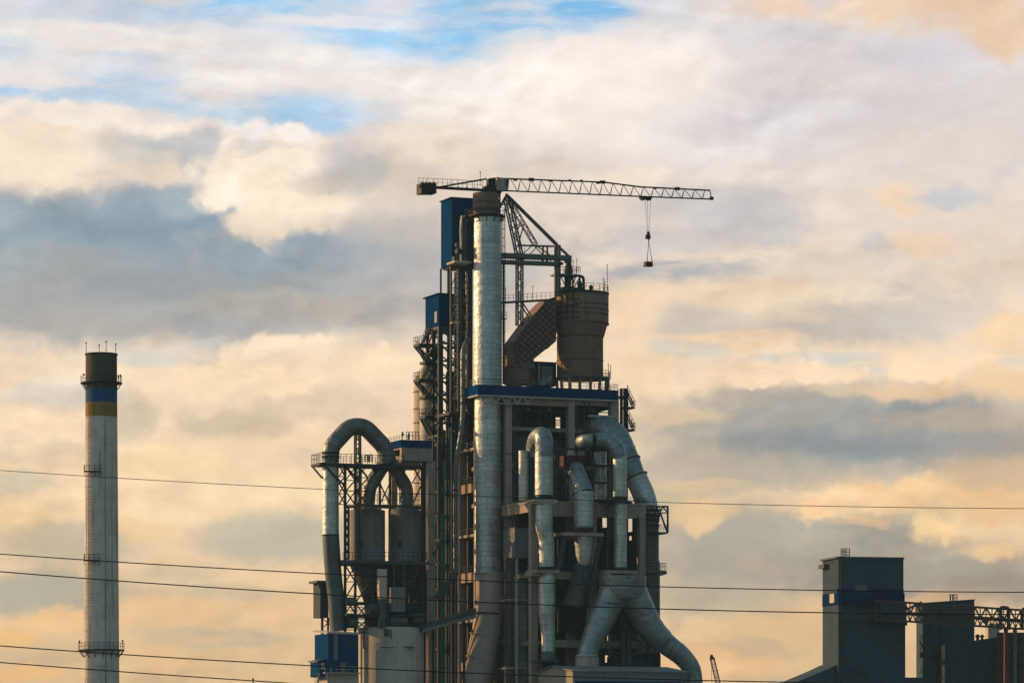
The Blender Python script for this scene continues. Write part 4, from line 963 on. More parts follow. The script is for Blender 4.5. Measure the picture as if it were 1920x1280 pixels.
for px in (1012, 1040): part('post', lambda m: m.bar(F(px, 721, 9.8), F(px, 679, 9.8), .3), 'steel_dark', dh)
db = thing('deck_drive_unit', 'small grey drive unit beside the blue house on the deck', 'machine', Vector((*wxy(uof(1018, 4), 4), deckz)))
part('casing', lambda m: (m.fb(1013, 1023, 712, 721, 3.5, 4.6), m.tube([F(1024, 716, 4), F(1030, 712, 4), F(1034, 705, 4)], [.5, .6, .3], 12)), 'elbow', db)
dr = thing('deck_brace', 'dark inclined strut standing beside the round base of the brown duct', 'strut', Vector((*wxy(uof(1008, 6), 6), deckz)))
part('strut', lambda m: (m.bar(F(999, 700, 6), F(1008, 720, 6), .35), m.bar(F(1000, 690, 6), F(999, 702, 6), .3)), 'steel_dark', dr)

# ================================================================== DERRICK MAST and BRIDGES
DV = 7.5
dm = thing('lattice_derrick', 'grey lattice derrick with a peaked head beside the metal stack', 'mast', F(973, 720, DV))
part('leg', lambda m: m.lattice(F(951, 372, DV), F(974, 480, DV), EU * .55, EV * .5, 6, .24, .11, (0, 2), zig=True), 'steel', dm)
part('leg', lambda m: m.lattice(F(974, 480, DV), F(974, 610, DV), EU * .5, EV * .5, 7, .25, .11, (0, 2), zig=True), 'steel', dm)
part('leg', lambda m: (m.lattice(F(953, 374, DV), F(1004, 459, DV), (EU * .85 + EZ * .52) * .42, EV * .3, 8, .14, .08, (0, 2), zig=True)), 'steel', dm)
part('backstay', lambda m: (m.bar(F(952, 368, DV), F(1044, 459, DV), .55), m.bar(F(1044, 459, DV), F(1070, 484, DV), .4)), 'steel', dm)
part('head', lambda m: (m.bar(F(950, 366, DV), F(933, 396, DV), .4), m.bar(F(940, 384, DV), F(966, 381, DV), .22), m.bar(F(950, 366, DV - .7), F(950, 366, DV + .7), .6), m.bar(F(950, 366, DV), F(960, 378, DV), .5)), 'steel', dm)
part('tie', lambda m: (m.bar(F(968, 428, DV), F(982, 421, DV), .16), m.bar(F(967, 424, DV), F(976, 419, DV), .16), m.bar(F(971, 461, DV), F(982, 421, DV), .2), m.bar(F(968, 440, DV), F(974, 422, DV), .15)), 'steel', dm)
for q_, w_d in (((979, 566, 996, 592), .22), ((977, 572, 992, 596), .22), ((978, 478, 996, 462), .16), ((992, 478, 1007, 462), .16), ((1004, 459, 1032, 479), .2), ((1000, 459, 1018, 478), .16), ((975, 492, 985, 480), .16)):
    part('diagonal', lambda m: m.bar(F(q_[0], q_[1], DV), F(q_[2], q_[3], DV), w_d), 'steel', dm)
part('crossbeam', lambda m: m.bar(F(973, 460, DV), F(1044, 462, DV), .32), 'steel', dm)
for px in (1018, 1026): part('hanger', lambda m: m.bar(F(px, 462, DV), F(px, 490, DV), .3), 'steel', dm)
cb_ = thing('conveyor_bridge', 'grey green twin girder conveyor bridge between the metal stack and the vessel top', 'bridge', F(1005, 490, 6.5))
part('girder', lambda m: m.hexa([F(938, 482, 5.8), F(1072, 487, 5.8), F(1072, 487, 5.8) + EV * 2, F(938, 482, 5.8) + EV * 2, F(938, 473.5, 5.8), F(1072, 479, 5.8), F(1072, 479, 5.8) + EV * 2, F(938, 473.5, 5.8) + EV * 2]), 'steel_green', cb_)
part('end_hood', lambda m: m.fb(1063, 1072, 479, 492, 6.2, 7.6), 'steel_green', cb_)
part('girder', lambda m: m.hexa([F(938, 493, 5.8), F(1046, 497, 5.8), F(1046, 497, 5.8) + EV * 2, F(938, 493, 5.8) + EV * 2, F(938, 487, 5.8), F(1046, 490.5, 5.8), F(1046, 490.5, 5.8) + EV * 2, F(938, 487, 5.8) + EV * 2]), 'steel_green', cb_)
part('hangers', lambda m: [m.bar(F(x, 482, 6.2), F(x, 489, 6.2), .1) for x in range(943, 1046, 5)] + [m.bar(F(x, 483, 6), F(x + 5, 490, 6), .14) for x in (1012, 1020, 1028, 1036)], 'steel', cb_)
part('drive', lambda m: m.fb(1050, 1056, 491, 496, 5.6, 7), 'steel_dark', cb_)
for px, w in ((1042.5, .55), (1048.8, .42)):
    part('pier', lambda m: m.bar(F(px, 556, 6.4), F(px, 459, 6.4), w), 'steel', cb_)
part('pier_lacing', lambda m: [(m.bar(F(1042.5, y, 6.4), F(1048.8, y + 4, 6.4), .12), m.bar(F(1048.8, y + 4, 6.4), F(1042.5, y + 8, 6.4), .12)) for y in range(496, 552, 8)], 'steel', cb_)
part('pier', lambda m: m.bar(F(944.5, 720, 6.4), F(944.5, 490, 6.4), .3), 'steel_dark', cb_)
part('pier', lambda m: m.bar(F(939, 720, 6.6), F(939, 490, 6.6), .2), 'steel_dark', cb_)
part('lamp_post', lambda m: (m.bar(F(983.5, 474, 6), F(983.5, 465, 6), .07), m.bar(F(982.7, 465, 6), F(984.3, 465, 6), .1)), 'steel_dark', cb_)
fb_ = thing('footbridge', 'thin railed footbridge below the conveyor bridge leading to the brown vessel', 'bridge', F(993, 567, 6.8))
part('walkway', lambda m: m.hexa([F(938, 568.5, 6), F(1042, 562.5, 6), F(1042, 562.5, 6) + EV * 1.4, F(938, 568.5, 6) + EV * 1.4, F(938, 565.5, 6), F(1042, 559.5, 6), F(1042, 559.5, 6) + EV * 1.4, F(938, 565.5, 6) + EV * 1.4]), 'steel_dark', fb_)
part('railing', lambda m: (m.rail([F(945, 565, 6), F(1041, 559.5, 6)], 1.2, 1.0, .06), m.rail([F(945, 565, 7.4), F(1041, 559.5, 7.4)], 1.2, 1.0, .05)), 'steel', fb_)
for px, y0, y1 in ((948, 540, 566), (999, 536, 563)):
    part('lamp_post', lambda m: (m.bar(F(px, y1, 6), F(px, y0, 6), .08), m.bar(F(px - .8, y0, 6), F(px + .8, y0, 6), .14)), 'steel_dark', fb_)

# ================================================================== FRONT DUCTS
GD = 'clad ducts on the concrete tower'
DF = -16.5
def ring(m, px, py, v, rpx, h=.5):
    x, y = wxy(uof(px, v), v); mp = y / K; z = zof(py, y); m.lathe((x, y), [(rpx * mp * .8, z - h / 2), (rpx * mp, z - h / 2), (rpx * mp, z + h / 2), (rpx * mp * .8, z + h / 2)], 32)
def mpx(px, v, r): return r * wxy(uof(px, v), v)[1] / K
# a + b: hooped duct
d1 = thing('hooped_duct', 'clad duct with a rounded hooped top, nearest to the metal stack', 'duct', base(1020, DF), GD)
cyl('short_leg', 981.5, -9, 9, 845, 939, 'stack', d1, 28)
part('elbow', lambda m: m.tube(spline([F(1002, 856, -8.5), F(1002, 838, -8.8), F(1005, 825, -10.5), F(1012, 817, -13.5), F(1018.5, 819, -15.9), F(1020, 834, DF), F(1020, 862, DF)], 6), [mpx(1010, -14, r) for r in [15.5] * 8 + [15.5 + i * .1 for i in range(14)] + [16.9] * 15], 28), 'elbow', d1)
cyl('cladding', 1020, DF, 17, 850, 928, 'duct', d1, 40)
part('joint', lambda m: ring(m, 1020, 931.5, DF, 16, .6), 'steel_dark', d1)
part('platform', lambda m: (m.fb(1002, 1046, 935, 939, DF - 2, DF + 2.2), m.fb(1006, 1042, 939, 943, DF - 1.8, DF + 2)), 'trim', d1)
cyl('cladding', 1020.5, DF, 16.2, 943, 985, 'duct', d1, 40)
part('offset', lambda m: m.tube(spline([F(1020.5, 984.5, DF), F(1020.8, 992, DF), F(1024.5, 1008, DF), F(1025, 1016, DF)], 6), [mpx(1020, DF, 16.2 - 1.4 * i / 18) for i in range(19)], 36), 'duct', d1)
cyl('cladding', 1025, DF, 14.8, 1015.5, 1062, 'duct', d1, 40)
part('platform', lambda m: (m.fb(1004, 1050, 1067, 1073, DF - 2.2, DF + 2.6), m.fb(996, 1014, 1071, 1079, DF - 1.2, DF + 2.0)), 'concrete', d1)
part('joint', lambda m: ring(m, 1025, 1064.5, DF, 14.5, .5), 'steel_dark', d1)
cyl('cladding', 1025.5, DF, 16, 1073, 1150, 'duct', d1, 40)
part('offset', lambda m: m.tube(spline([F(1025.5, 1149.5, DF), F(1026, 1165, DF), F(1028, 1190, DF), F(1028, 1221, DF)], 6), [mpx(1025, DF, 16 - 3 * min(1, i / 12)) for i in range(19)], 36), 'duct', d1)
cyl('foot', 1028, DF, 14.5, 1221, 1236, 'dark_duct', d1, 32)
part('base_plate', lambda m: m.fb(1008, 1048, 1236, 1239, DF - 2, DF + 2), 'steel', d1)
for x in (1014, 1042): part('support_leg', lambda m: m.bar(F(x, 1239, DF), F(x, 1449, DF), .5), 'steel', d1)
# c: fat duct under the red housing
d2 = thing('stout_duct', 'stout duct with a leaning hood below the red housing', 'duct', base(1090, DF), GD)
part('hood', lambda m: m.tube(spline([F(1079, 884, -10.5), F(1081, 881, -12.6), F(1084, 892, -14.8), F(1089, 908, -16), F(1093, 923, DF)], 6), [mpx(1090, DF, r) for r in [15 + i * .18 for i in range(25)]], 36), 'elbow', d2)
cyl('cladding', 1094.5, DF, 18.6, 921, 989, 'duct', d2, 40)
part('joint', lambda m: ring(m, 1094.5, 991.5, DF, 18.2, .7), 'brown_dark', d2)
cyl2('reducer', 1094, DF, [(10, 1062), (15.5, 1040), (17.5, 1004)], 'duct', d2, 36)
part('lower_leg', lambda m: m.tube(spline([F(1094, 1055, DF), F(1090, 1080, -15.5), F(1082, 1110, -14.5), F(1076, 1135, -14)], 6), [mpx(1090, DF, r) for r in [16 + i * .25 for i in range(19)]], 32), 'dark_duct', d2)
part('carrier_beam', lambda m: m.fb(1056, 1132, 997, 1003, DF - 2.2, DF + 2.2), 'concrete', d2)
part('carrier_leg', lambda m: m.bar(F(1060, 1000, DF), F(1044, 1070, DF), .75), 'steel', d2)
part('carrier_leg', lambda m: m.bar(F(1128, 1000, DF), F(1106, 1105, DF), .6), 'steel', d2)
part('railing', lambda m: m.rail([F(1057, 996.8, DF - 2.1), F(1131, 996.8, DF - 2.1)], 1.1, 1.2), 'steel_dark', d2)
rh = thing('red_housing', 'rust red housing with two pale roof panes above the stout duct', 'housing', F(1081, 872, -10))
part('wall', lambda m: m.fb(1061, 1100, 853, 873, -12.2, -7.5), 'red', rh)
def pane(m, x0, x1):
    a = [F(x0, 852.5, -12.3), F(x1, 852.5, -12.3), F(x1 - 1, 844, -10.0), F(x0 + 2, 844, -10.0)]; m.hexa([p - EZ * .12 for p in a] + a)
part('roof_pane', lambda m: pane(m, 1063, 1079), 'cab', rh); part('roof_pane', lambda m: pane(m, 1082, 1097), 'cab', rh)
part('roof_frame', lambda m: (m.bar(F(1060, 853, -12.1), F(1101, 853, -12.1), .3), m.bar(F(1080.5, 852, -12.2), F(1078, 844, -10), .4), m.bar(F(1060, 853, -12.1), F(1063, 844, -9.8), .3)), 'red', rh)
for x in (1063, 1098): part('stand', lambda m: m.bar(F(x, 873, -8), F(x, 938, -8), .4), 'steel', rh)
# d: swan-neck duct
d3 = thing('swan_neck_duct', 'clad duct with a swan neck springing from a squat drum', 'duct', base(1162, DF), GD)
part('stub', lambda m: m.tube(spline([F(1094, 838, -6), F(1090, 829, -9.5), F(1093, 827, -12.6), F(1100, 826, -14.2), F(1112, 825.5, -14.8)], 6), mpx(1100, -14, 12.6), 30), 'elbow', d3)
part('joint', lambda m: m.disc(F(1112.5, 825.5, -14.8), EU, mpx(1100, -14, 13.4), .3, 30), 'steel_dark', d3)
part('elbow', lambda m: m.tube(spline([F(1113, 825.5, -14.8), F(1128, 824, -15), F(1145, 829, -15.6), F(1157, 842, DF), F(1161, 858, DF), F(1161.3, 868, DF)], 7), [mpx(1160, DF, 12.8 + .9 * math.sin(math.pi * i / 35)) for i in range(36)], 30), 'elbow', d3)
cyl('cladding', 1161.5, DF, 13.4, 855, 931, 'duct', d3, 36)
part('joint', lambda m: ring(m, 1161.5, 934, DF, 13, .6), 'steel_dark', d3)
part('platform', lambda m: m.fb(1138, 1186, 938, 941, DF - 2, DF + 2), 'steel_dark', d3)
cyl('cladding', 1163, DF, 12.4, 941.5, 1064, 'duct', d3, 36)
part('joint', lambda m: ring(m, 1163, 1066, DF, 12.5, .6), 'brown_dark', d3)
part('platform', lambda m: (m.fb(1136, 1196, 1068, 1074, DF - 2.2, DF + 2.4), m.fb(1136, 1146, 1074, 1081, DF - 2.2, DF + 2.4)), 'concrete', d3)
# f: dark straight duct behind
d4 = thing('straight_dark_duct', 'dull straight duct standing behind the swan neck duct', 'duct', base(1126, -10), GD)
cyl('cladding', 1125.5, -10.5, 12.5, 846, 937, 'duct', d4, 32)
part('collar', lambda m: ring(m, 1125.5, 843, -10.5, 13, .7), 'steel_dark', d4)
# e: sweeping outer duct
d5 = thing('sweeping_outer_duct', 'thick duct sweeping outward and down the open sky side of the tower', 'duct', base(1213, -8), GD)
ep = spline([F(1098, 812, 6), F(1122, 801, 1), F(1153, 815, -3), F(1172, 850, -5), F(1190, 890, -6.5), F(1206, 925, -7.6), F(1213, 952, -8), F(1214, 975, -8)], 8)
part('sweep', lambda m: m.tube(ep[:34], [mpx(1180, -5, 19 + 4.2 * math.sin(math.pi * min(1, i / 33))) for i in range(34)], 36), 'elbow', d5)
part('sweep', lambda m: m.tube(ep[33:], [mpx(1180, -5, 21) for i in range(len(ep) - 33)], 36), 'duct', d5)
for i in (27, 33):
    part('flange', lambda m: m.disc(ep[i], ep[i + 1] - ep[i - 1], mpx(1180, -5, 23.6), .22, 36), 'brown_dark', d5)
cyl('downcomer', 1214, -8, 21.5, 965, 1052, 'dark_duct', d5, 36)
cyl('downcomer', 1215, -8, 22.5, 1052, 1449, 'dark_duct', d5, 36)
for y, mt in ((957, 'steel_dark'), (966, 'steel_dark'), (975, 'steel_dark'), (985, 'steel_dark'), (1054, 'brown'), (1060, 'brown'), (1066, 'brown')):
    part('expansion_joint', lambda m: ring(m, 1214, y, -8, 22.9, .5), mt, d5)
# access frame at the outer duct
af = thing('duct_access_tower', 'steel access platform and triangulated frame round the outer duct', 'platform', base(1240, -9))
p1 = part('platform', lambda m: m.fb(1208, 1250, 996, 999.5, -11.5, -5.5), 'steel_dark', af)
part('railing', lambda m: (m.rail([F(1234, 996, -11.4), F(1250, 996, -11.4)], 1.3, .7), m.rail([F(1210, 996, -11.4), F(1234, 996, -11.4)], 1.1, .9)), 'steel_dark', p1)
def fr(m):
    v = -8.5
    m.bar(F(1208, 949, v - 3), F(1252, 949, v - 3), .3); m.bar(F(1252, 949, v - 3), F(1252, 998, v - 3), .28); m.bar(F(1232, 961, v - 3), F(1252, 961, v - 3), .2)
    m.bar(F(1238, 961, v - 3), F(1251, 997, v - 3), .26); m.bar(F(1238, 961, v - 3), F(1233, 980, v - 3), .22); m.bar(F(1233, 962, v - 3), F(1243, 950, v - 3), .18); m.bar(F(1243, 950, v - 3), F(1252, 961, v - 3), .18)
    m.bar(F(1236, 950, v - 3), F(1240, 961, v - 3), .15); m.bar(F(1233, 955, v - 3), F(1252, 955, v - 3), .12)
    for x in (1212, 1222, 1232): m.bar(F(x, 949, v - 3.2), F(x + 5, 965, v - 3.2), .16); m.bar(F(x + 10, 949, v - 3.2), F(x + 5, 965, v - 3.2), .16)
    m.bar(F(1252, 949, v - 3), F(1252, 949, v) + EV * 2, .25); m.bar(F(1252, 998, v - 3), F(1252, 998, v) + EV * 2, .25)
part('frame', fr, 'steel_dark', af)
p2 = part('platform', lambda m: m.fb(1210, 1250, 1068, 1073, -11.5, -5.5), 'steel_green', af)
part('railing', lambda m: m.rail([F(1239, 1067.8, -11.4), F(1249, 1067.8, -11.4), U3(uof(1249, -11.4), -5.6, zat(1067.8, 1249, -11.4))], 1.25, .8), 'steel', p2)
part('bracket', lambda m: (m.bar(F(1250, 1074, -11), F(1212, 1085, -11), .3), m.bar(F(1250, 1074, -6), F(1212, 1085, -6), .3)), 'steel_green', af)
# h: breeches duct at the foot
PV = -19.0
d6 = thing('breeches_duct', 'grey forked breeches duct spreading two legs at the tower foot', 'duct', base(1170, PV), GD)
cyl2('crotch', 1167, PV, [(37, 1122), (41, 1110), (43.5, 1098), (45, 1086), (45.3, 1080)], 'plate', d6)
lp = spline([F(1157, 1094, PV), F(1143, 1128, PV), F(1120, 1178, PV), F(1106, 1212, PV), F(1102, 1228, PV), F(1101.5, 1242, PV)], 7)
part('leg', lambda m: m.tube(lp, [mpx(1140, PV, max(19.5, 31 - i * .55)) for i in range(len(lp))], 36), 'plate', d6)
part('foot', lambda m: (ring(m, 1101, 1229, PV, 21, .5), m.lathe(wxy(uof(1101, PV), PV), [(2.2, zat(1250, 1101, PV)), (2.2, zat(1232, 1101, PV))], 32)), 'trim', d6)
rp = spline([F(1178, 1094, PV), F(1194, 1130, PV), F(1222, 1180, PV), F(1250, 1207, PV), F(1277, 1228, PV), F(1296, 1252, PV), F(1302, 1280, PV), F(1303, 1320, PV), F(1303, 1448, PV)], 7)
part('leg', lambda m: m.tube(rp, [mpx(1220, PV, max(16.0, 31 - i * .42) if i < 20 else max(16.0, 25.5 - i * .24)) for i in range(len(rp))], 36), 'plate', d6)
def ck(m):
    for k in range(-5, 6):
        a = k * .11; m.bar(F(1167 + k * 4.5, 1136 - 3 * abs(k) * .4, PV - 2.9 + abs(k) * .06), F(1167 + k * 7.0, 1121 + abs(k) * 1.5, PV - 3.5 + abs(k) * .08), .12)
for q_, rr_ in ((rp, 14), (rp, 26), (rp, 36), (lp, 14), (lp, 26)):
    part('seam_ring', lambda m: m.disc(q_[rr_], q_[rr_ + 1] - q_[rr_ - 1], mpx(1200, PV, ((max(16.0, 31 - rr_ * .42) if rr_ < 20 else max(16.0, 25.5 - rr_ * .24)) if q_ is rp else max(19.5, 31 - rr_ * .55)) + .5), .14, 36), 'elbow', d6)
part('crotch_ribs', ck, 'elbow', d6)
part('prop', lambda m: (m.bar(F(1162, 1160, PV + 2), F(1202, 1206, PV + 2), .3), m.bar(F(1168, 1165, PV + 3), F(1168, 1449, PV + 3), .7), m.bar(F(1178, 1180, PV + 3), F(1178, 1449, PV + 3), .8)), 'steel', d6)
pg = thing('foot_platform', 'dark railed platform between the two legs of the breeches duct', 'platform', base(1180, -15))
part('floor', lambda m: m.fb(1135, 1238, 1222, 1226, -16.5, -11), 'steel_dark', pg)
part('railing', lambda m: m.rail([F(1135, 1222, -16.4), F(1238, 1222, -16.4)], 1.2, 1.2), 'steel_dark', pg)
part('cabinet', lambda m: (m.fb(1150, 1212, 1230, 1262, -15, -12), m.fb(1214, 1234, 1228, 1262, -15.5, -12.5)), 'wall_dark', pg)
for x in (1152, 1236): part('post', lambda m: m.bar(F(x, 1226, -16), F(x, 1449, -16), .4), 'steel_dark', pg)

ap = thing('duct_access_steel', 'small dark access platforms and ladder between the ducts on the tower front', 'platform', base(1135, -13))
for x0, x1, y, v in ((1108, 1150, 902, -14.2), (1042, 1066, 886, -13.5), (1108, 1148, 870, -13.8)):
    pq = part('landing', lambda m: m.fb(x0, x1, y, y + 2, v, v + 2.2), 'steel_dark', ap)
    part('railing', lambda m: m.rail([F(x0, y, v + .1), F(x1, y, v + .1)], 1.1, .9, .07), 'steel', pq)
part('ladder', lambda m: m.ladder(F(1143.5, 938, -14), F(1143.5, 846, -14), .6, -EV, .5, None, .09, .8), 'steel', ap)
for x, y0, y1 in ((1109, 846, 938), (1148.5, 846, 938), (1041, 844, 938), (1065, 874, 938)):
    part('post', lambda m: m.bar(F(x, y1, -13.4), F(x, y0, -13.4), .26), 'steel_dark', ap)
part('pipe', lambda m: m.tube(fillet([F(1139, 1064, -15.2), F(1139, 946, -15.2), F(1147, 944, -15.2)], .5), .16, 8), 'steel', ap)
part('pipe', lambda m: m.tube(fillet([F(1054, 1064, -15.4), F(1054, 1006, -15.4), F(1060, 1004, -15.4)], .5), .14, 8), 'steel', ap)
pk = thing('pipe_rack', 'dark open steel rack with cross beams between green pipes and slim silvery pipe', 'rack', base(843, 8))
for x in (838, 848): part('post', lambda m: m.bar(F(x, 1449, 8), F(x, 782, 8), .4), 'steel_dark', pk)
for i, y in enumerate((790, 832, 876, 920, 964, 1010, 1056, 1104, 1160, 1215)):
    bq = part('cross_beam', lambda m: m.fb(820, 853, y, y + 3, 7.7, 9.5), 'steel_dark', pk)
    if i % 2: part('railing', lambda m: m.rail([F(821, y, 7.8), F(852, y, 7.8)], 1.1, .9, .07), 'steel', bq)
    part('brace', lambda m: m.bar(F(838 if i % 2 else 848, y + 3, 8), F(848 if i % 2 else 838, y + 41, 8), .2), 'steel', pk)
for x, r_, mt in ((842, .16, 'steel'), (845.5, .12, 'bin'), (822, .14, 'steel')):
    part('pipe', lambda m: m.tube([F(x, 1449, 7.5), F(x, 800, 7.5)], r_, 8), mt, pk)

# metal cabin on legs and shaft
mc = thing('metal_cabin', 'grey metal clad cabin on thin legs between the stack and the hooped duct', 'cabin', base(968, -8))
part('wall', lambda m: m.ub(uof(965, -8), uof(995, -8), -8, -2.3, zat(1045, 965, -8), zat(989, 965, -8)), 'clad_grey', mc)
part('roof', lambda m: m.ub(uof(965, -8) - .1, uof(995, -8) + .1, -8.1, -2.2, zat(989, 965, -8) + .01, zat(987.5, 965, -8)), 'steel', mc)
part('leg', lambda m: m.lattice(F(955, 1100, -6), F(955, 1046, -6), EU * .6, EV * .6, 3, .14, .1), 'steel', mc)
part('leg', lambda m: m.lattice(F(955, 1449, -6), F(955, 1101, -6), EU * .6, EV * .6, 18, .14, .1), 'steel', mc)
part('leg', lambda m: m.bar(F(969, 1449, -7.6), F(969, 1046, -7.6), .35), 'trim', mc)
part('leg', lambda m: m.bar(F(990, 1449, -7.6), F(990, 1046, -7.6), .35), 'steel', mc)
part('brace', lambda m: m.bar(F(966, 988, -7), F(960, 962, -4), .2), 'steel', mc)
part('brace', lambda m: m.bar(F(970, 1050, -7.6), F(990, 1066, -7.6), .2), 'steel', mc)
sf = thing('elevator_shaft', 'slim metal elevator shaft standing under the grey cabin', 'shaft', base(977, -5))
part('casing', lambda m: m.ub(uof(969, -5), uof(987, -5), -5, -3.6, 0, zat(1086, 969, -5)), 'elbow', sf)
for py in (1122, 1250):
    part('landing', lambda m: m.fb(953, 992, py, py + 3, -7, -3), 'trim', sf)
    part('railing', lambda m: m.rail([F(953, py, -6.9), F(966, py, -6.9)], 1.2, .8), 'steel', sf)
# gabled building in front
gb = thing('gabled_building', 'cream gabled shed with low pitched roof at the foot of the breeches duct', 'building', base(1160, -34))
GV = -34.0; gu0, gu1 = uof(1074, GV), uof(1288, GV); gdv = 16.2
ze, zr_ = zat(1257, 1074, GV), zat(1250, 1038, GV + 8)
def gw(m):
    a = U3(gu0, GV, 0); b = U3(gu1, GV, 0); c = U3(gu1, GV + gdv, 0); d = U3(gu0, GV + gdv, 0); h = EZ * ze
    mid0, mid1 = U3(gu0, GV + gdv * .6, zr_), U3(gu1, GV + gdv * .6, zr_)
    m.quad([a, b, b + h, a + h]); m.quad([c, d, d + h, c + h]); m.quad([b, c, c + h, mid1, b + h]); m.quad([d, a, a + h, mid0, d + h])
part('wall', gw, 'gable', gb)
def gr_(m):
    for v0, v1, z0, z1 in ((GV - .5, GV + gdv * .6, ze - .1, zr_ + .15), (GV + gdv + .5, GV + gdv * .6, ze - .1, zr_ + .15)):
        a = [U3(gu0 - .4, v0, z0), U3(gu1 + .4, v0, z0), U3(gu1 + .4, v1, z1), U3(gu0 - .4, v1, z1)]
        m.hexa(a + [p + EZ * .18 for p in a])
part('roof', gr_, 'clad_grey', gb)
part('wall_panel', lambda m: m.fb(1078, 1286, 1261, 1275, GV - .09, GV - .004, 1074), 'clad_grey', gb)
part('blue_band', lambda m: m.fb(1078, 1286, 1275.5, 1300, GV - .1, GV - .004, 1074), 'blue_edge', gb)
# ================================================================== SILO GROUP (left of the tower)
AV = 2.4
ad = thing('arched_duct', 'clad duct arching over the railed walkway and forking into an inverted V above the silos', 'duct', base(620, AV))
Rm = mpx(620, AV, 15.6)
cyl('riser_cladding', 620, AV, 15.4, 866, 1003, 'stack', ad, 40)
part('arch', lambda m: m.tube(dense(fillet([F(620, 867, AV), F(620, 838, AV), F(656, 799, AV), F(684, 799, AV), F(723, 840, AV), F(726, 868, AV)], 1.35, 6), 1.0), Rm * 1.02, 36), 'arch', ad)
for y in (849, 856): part('collar', lambda m: ring(m, 620, y, AV, 17, .35), 'steel_dark', ad)
lo_ = spline([F(620, 1002.8, AV), F(621, 1020, AV), F(625, 1075, AV), F(630, 1120, AV), F(634, 1182, AV)], 8)
part('lower_duct', lambda m: m.tube(lo_, [Rm * (1.0 + .02 * math.sin(i / 6)) for i in range(len(lo_))], 40), 'dark_duct', ad)
part('joint', lambda m: ring(m, 620, 1003, AV, 16.2, .3), 'steel_dark', ad)
for s, pts in ((-1, [(729, 854), (692, 914), (689, 947)]), (1, [(724, 854), (761, 912), (763, 947)])):
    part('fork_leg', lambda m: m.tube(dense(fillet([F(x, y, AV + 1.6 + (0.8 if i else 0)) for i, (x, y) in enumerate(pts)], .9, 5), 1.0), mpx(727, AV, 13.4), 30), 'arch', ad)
part('arch_prop', lambda m: m.lattice(F(670.5, 872, AV), F(670.5, 806, AV), EU * .45, EV * .45, 5, .22, .12, zig=True), 'steel_dark', ad)
part('arch_prop', lambda m: m.lattice(F(670.5, 950, AV), F(670.5, 873, AV), EU * .45, EV * .45, 6, .22, .12, zig=True), 'steel_dark', ad)

sfm = thing('silo_frame', 'dark steel frame with railed walkways carrying the two plate silos', 'frame', base(715, 2))
w_ = part('walkway', lambda m: m.fb(600, 793, 866.5, 871.5, -.1, 4.9, 600), 'steel_dark', sfm)
def wr(m):
    z = zat(866.5, 600, 0); a, b, c, d = U3(uof(600, -.1), 4.8, z), U3(uof(600, -.1), 0, z), U3(uof(757, -.1), 0, z), U3(uof(757, -.1), 4.8, z)
    m.rail([a, b, c], 1.7, 1.0, .09); m.rail([a, d], 1.7, 1.3, .08)
part('railing', wr, 'steel_dark', w_)
part('gate', lambda m: [m.bar(F(x, 866, 2), F(x, 853, 2), .22) for x in (684.5, 690, 693, 697.5)] + [m.bar(F(684.5, 853, 2), F(690, 853, 2), .2), m.bar(F(693, 852, 2), F(698, 852, 2), .2)], 'steel_dark', w_)
part('bracket', lambda m: (m.bar(F(584, 872, 4.6), F(604, 896, 2.4), .28), m.bar(F(608, 872, 0), F(648, 912, 1.5), .28), m.bar(F(648, 873, 0), F(676, 905, 1.5), .25), m.bar(F(672, 873, 0), F(688, 893, 1.5), .25)), 'steel_dark', sfm)
for px, v, y0, w in ((647, 1.5, 870, .42), (666, 1.5, 870, .42), (712, 6.8, 872, .4), (731, 6.8, 872, .4), (792, 1.5, 868, .5), (647, 8, 870, .4), (700, 8, 945, .4), (768, 1.5, 1050, .4), (713, 1.2, 1050, .4), (796, 8, 868, .5)):
    part('column', lambda m: m.bar(F(px, 1449, v), F(px, y0, v), w), 'steel_dark', sfm)
for (x0, x1, v, ys) in ((636, 647, 1.5, (872, 893, 905, 925, 945)), (648, 666, 1.5, (875, 900, 920, 946)), (668, 690, 1.5, (872, 895, 920, 945)), (712, 731, 6.8, (905, 946)), (773, 792, 1.5, (872, 905, 946)), (648, 666, 1.5, (1060, 1090, 1120, 1150, 1180)), (666, 690, 1.5, (1060, 1095, 1130, 1160, 1180)), (770, 793, 1.5, (1060, 1100, 1140, 1180))):
    def zz(m):
        for i, (a, b) in enumerate(zip(ys, ys[1:])):
            p, q = (x0, x1) if i % 2 == 0 else (x1, x0)
            m.bar(F(p, a, v), F(q, b, v), .22)
            if i != 1: m.bar(F(q, a, v), F(p, b, v), .18)
            m.bar(F(x0, b, v), F(x1, b, v), .16)
    part('bracing', zz, 'steel_dark', sfm)
part('zigzag_mast', lambda m: m.lattice(F(650.5, 1048, 1.5), F(650.5, 952, 1.5), EU * .32, EV * .3, 13, .16, .13, zig=True), 'steel_dark', sfm)
part('zigzag_mast', lambda m: m.lattice(F(670.5, 1048, .6), F(670.5, 952, .6), EU * .3, EV * .3, 13, .16, .13, zig=True), 'steel', sfm)
t2 = part('silo_walkway', lambda m: (m.fb(666, 791, 944, 947, .3, 1.5), m.fb(648, 666, 947, 951, .8, 2.0), m.fb(676, 791, 947, 951, 8.9, 9.8)), 'steel', sfm)
part('railing', lambda m: (m.rail([F(666, 944, .35), F(790, 944, .35)], 1.8, 1.1, .09), m.rail([F(676, 947, 9.5), F(790, 947, 9.5)], 1.8, 1.3, .08)), 'steel_dark', t2)
t3 = part('base_walkway', lambda m: m.fb(642, 803, 1049, 1055, -.2, 9.5), 'steel', sfm)
part('railing', lambda m: m.rail([F(643, 1049, -.1), F(800, 1049, -.1)], 1.4, .9, .08), 'steel_dark', t3)
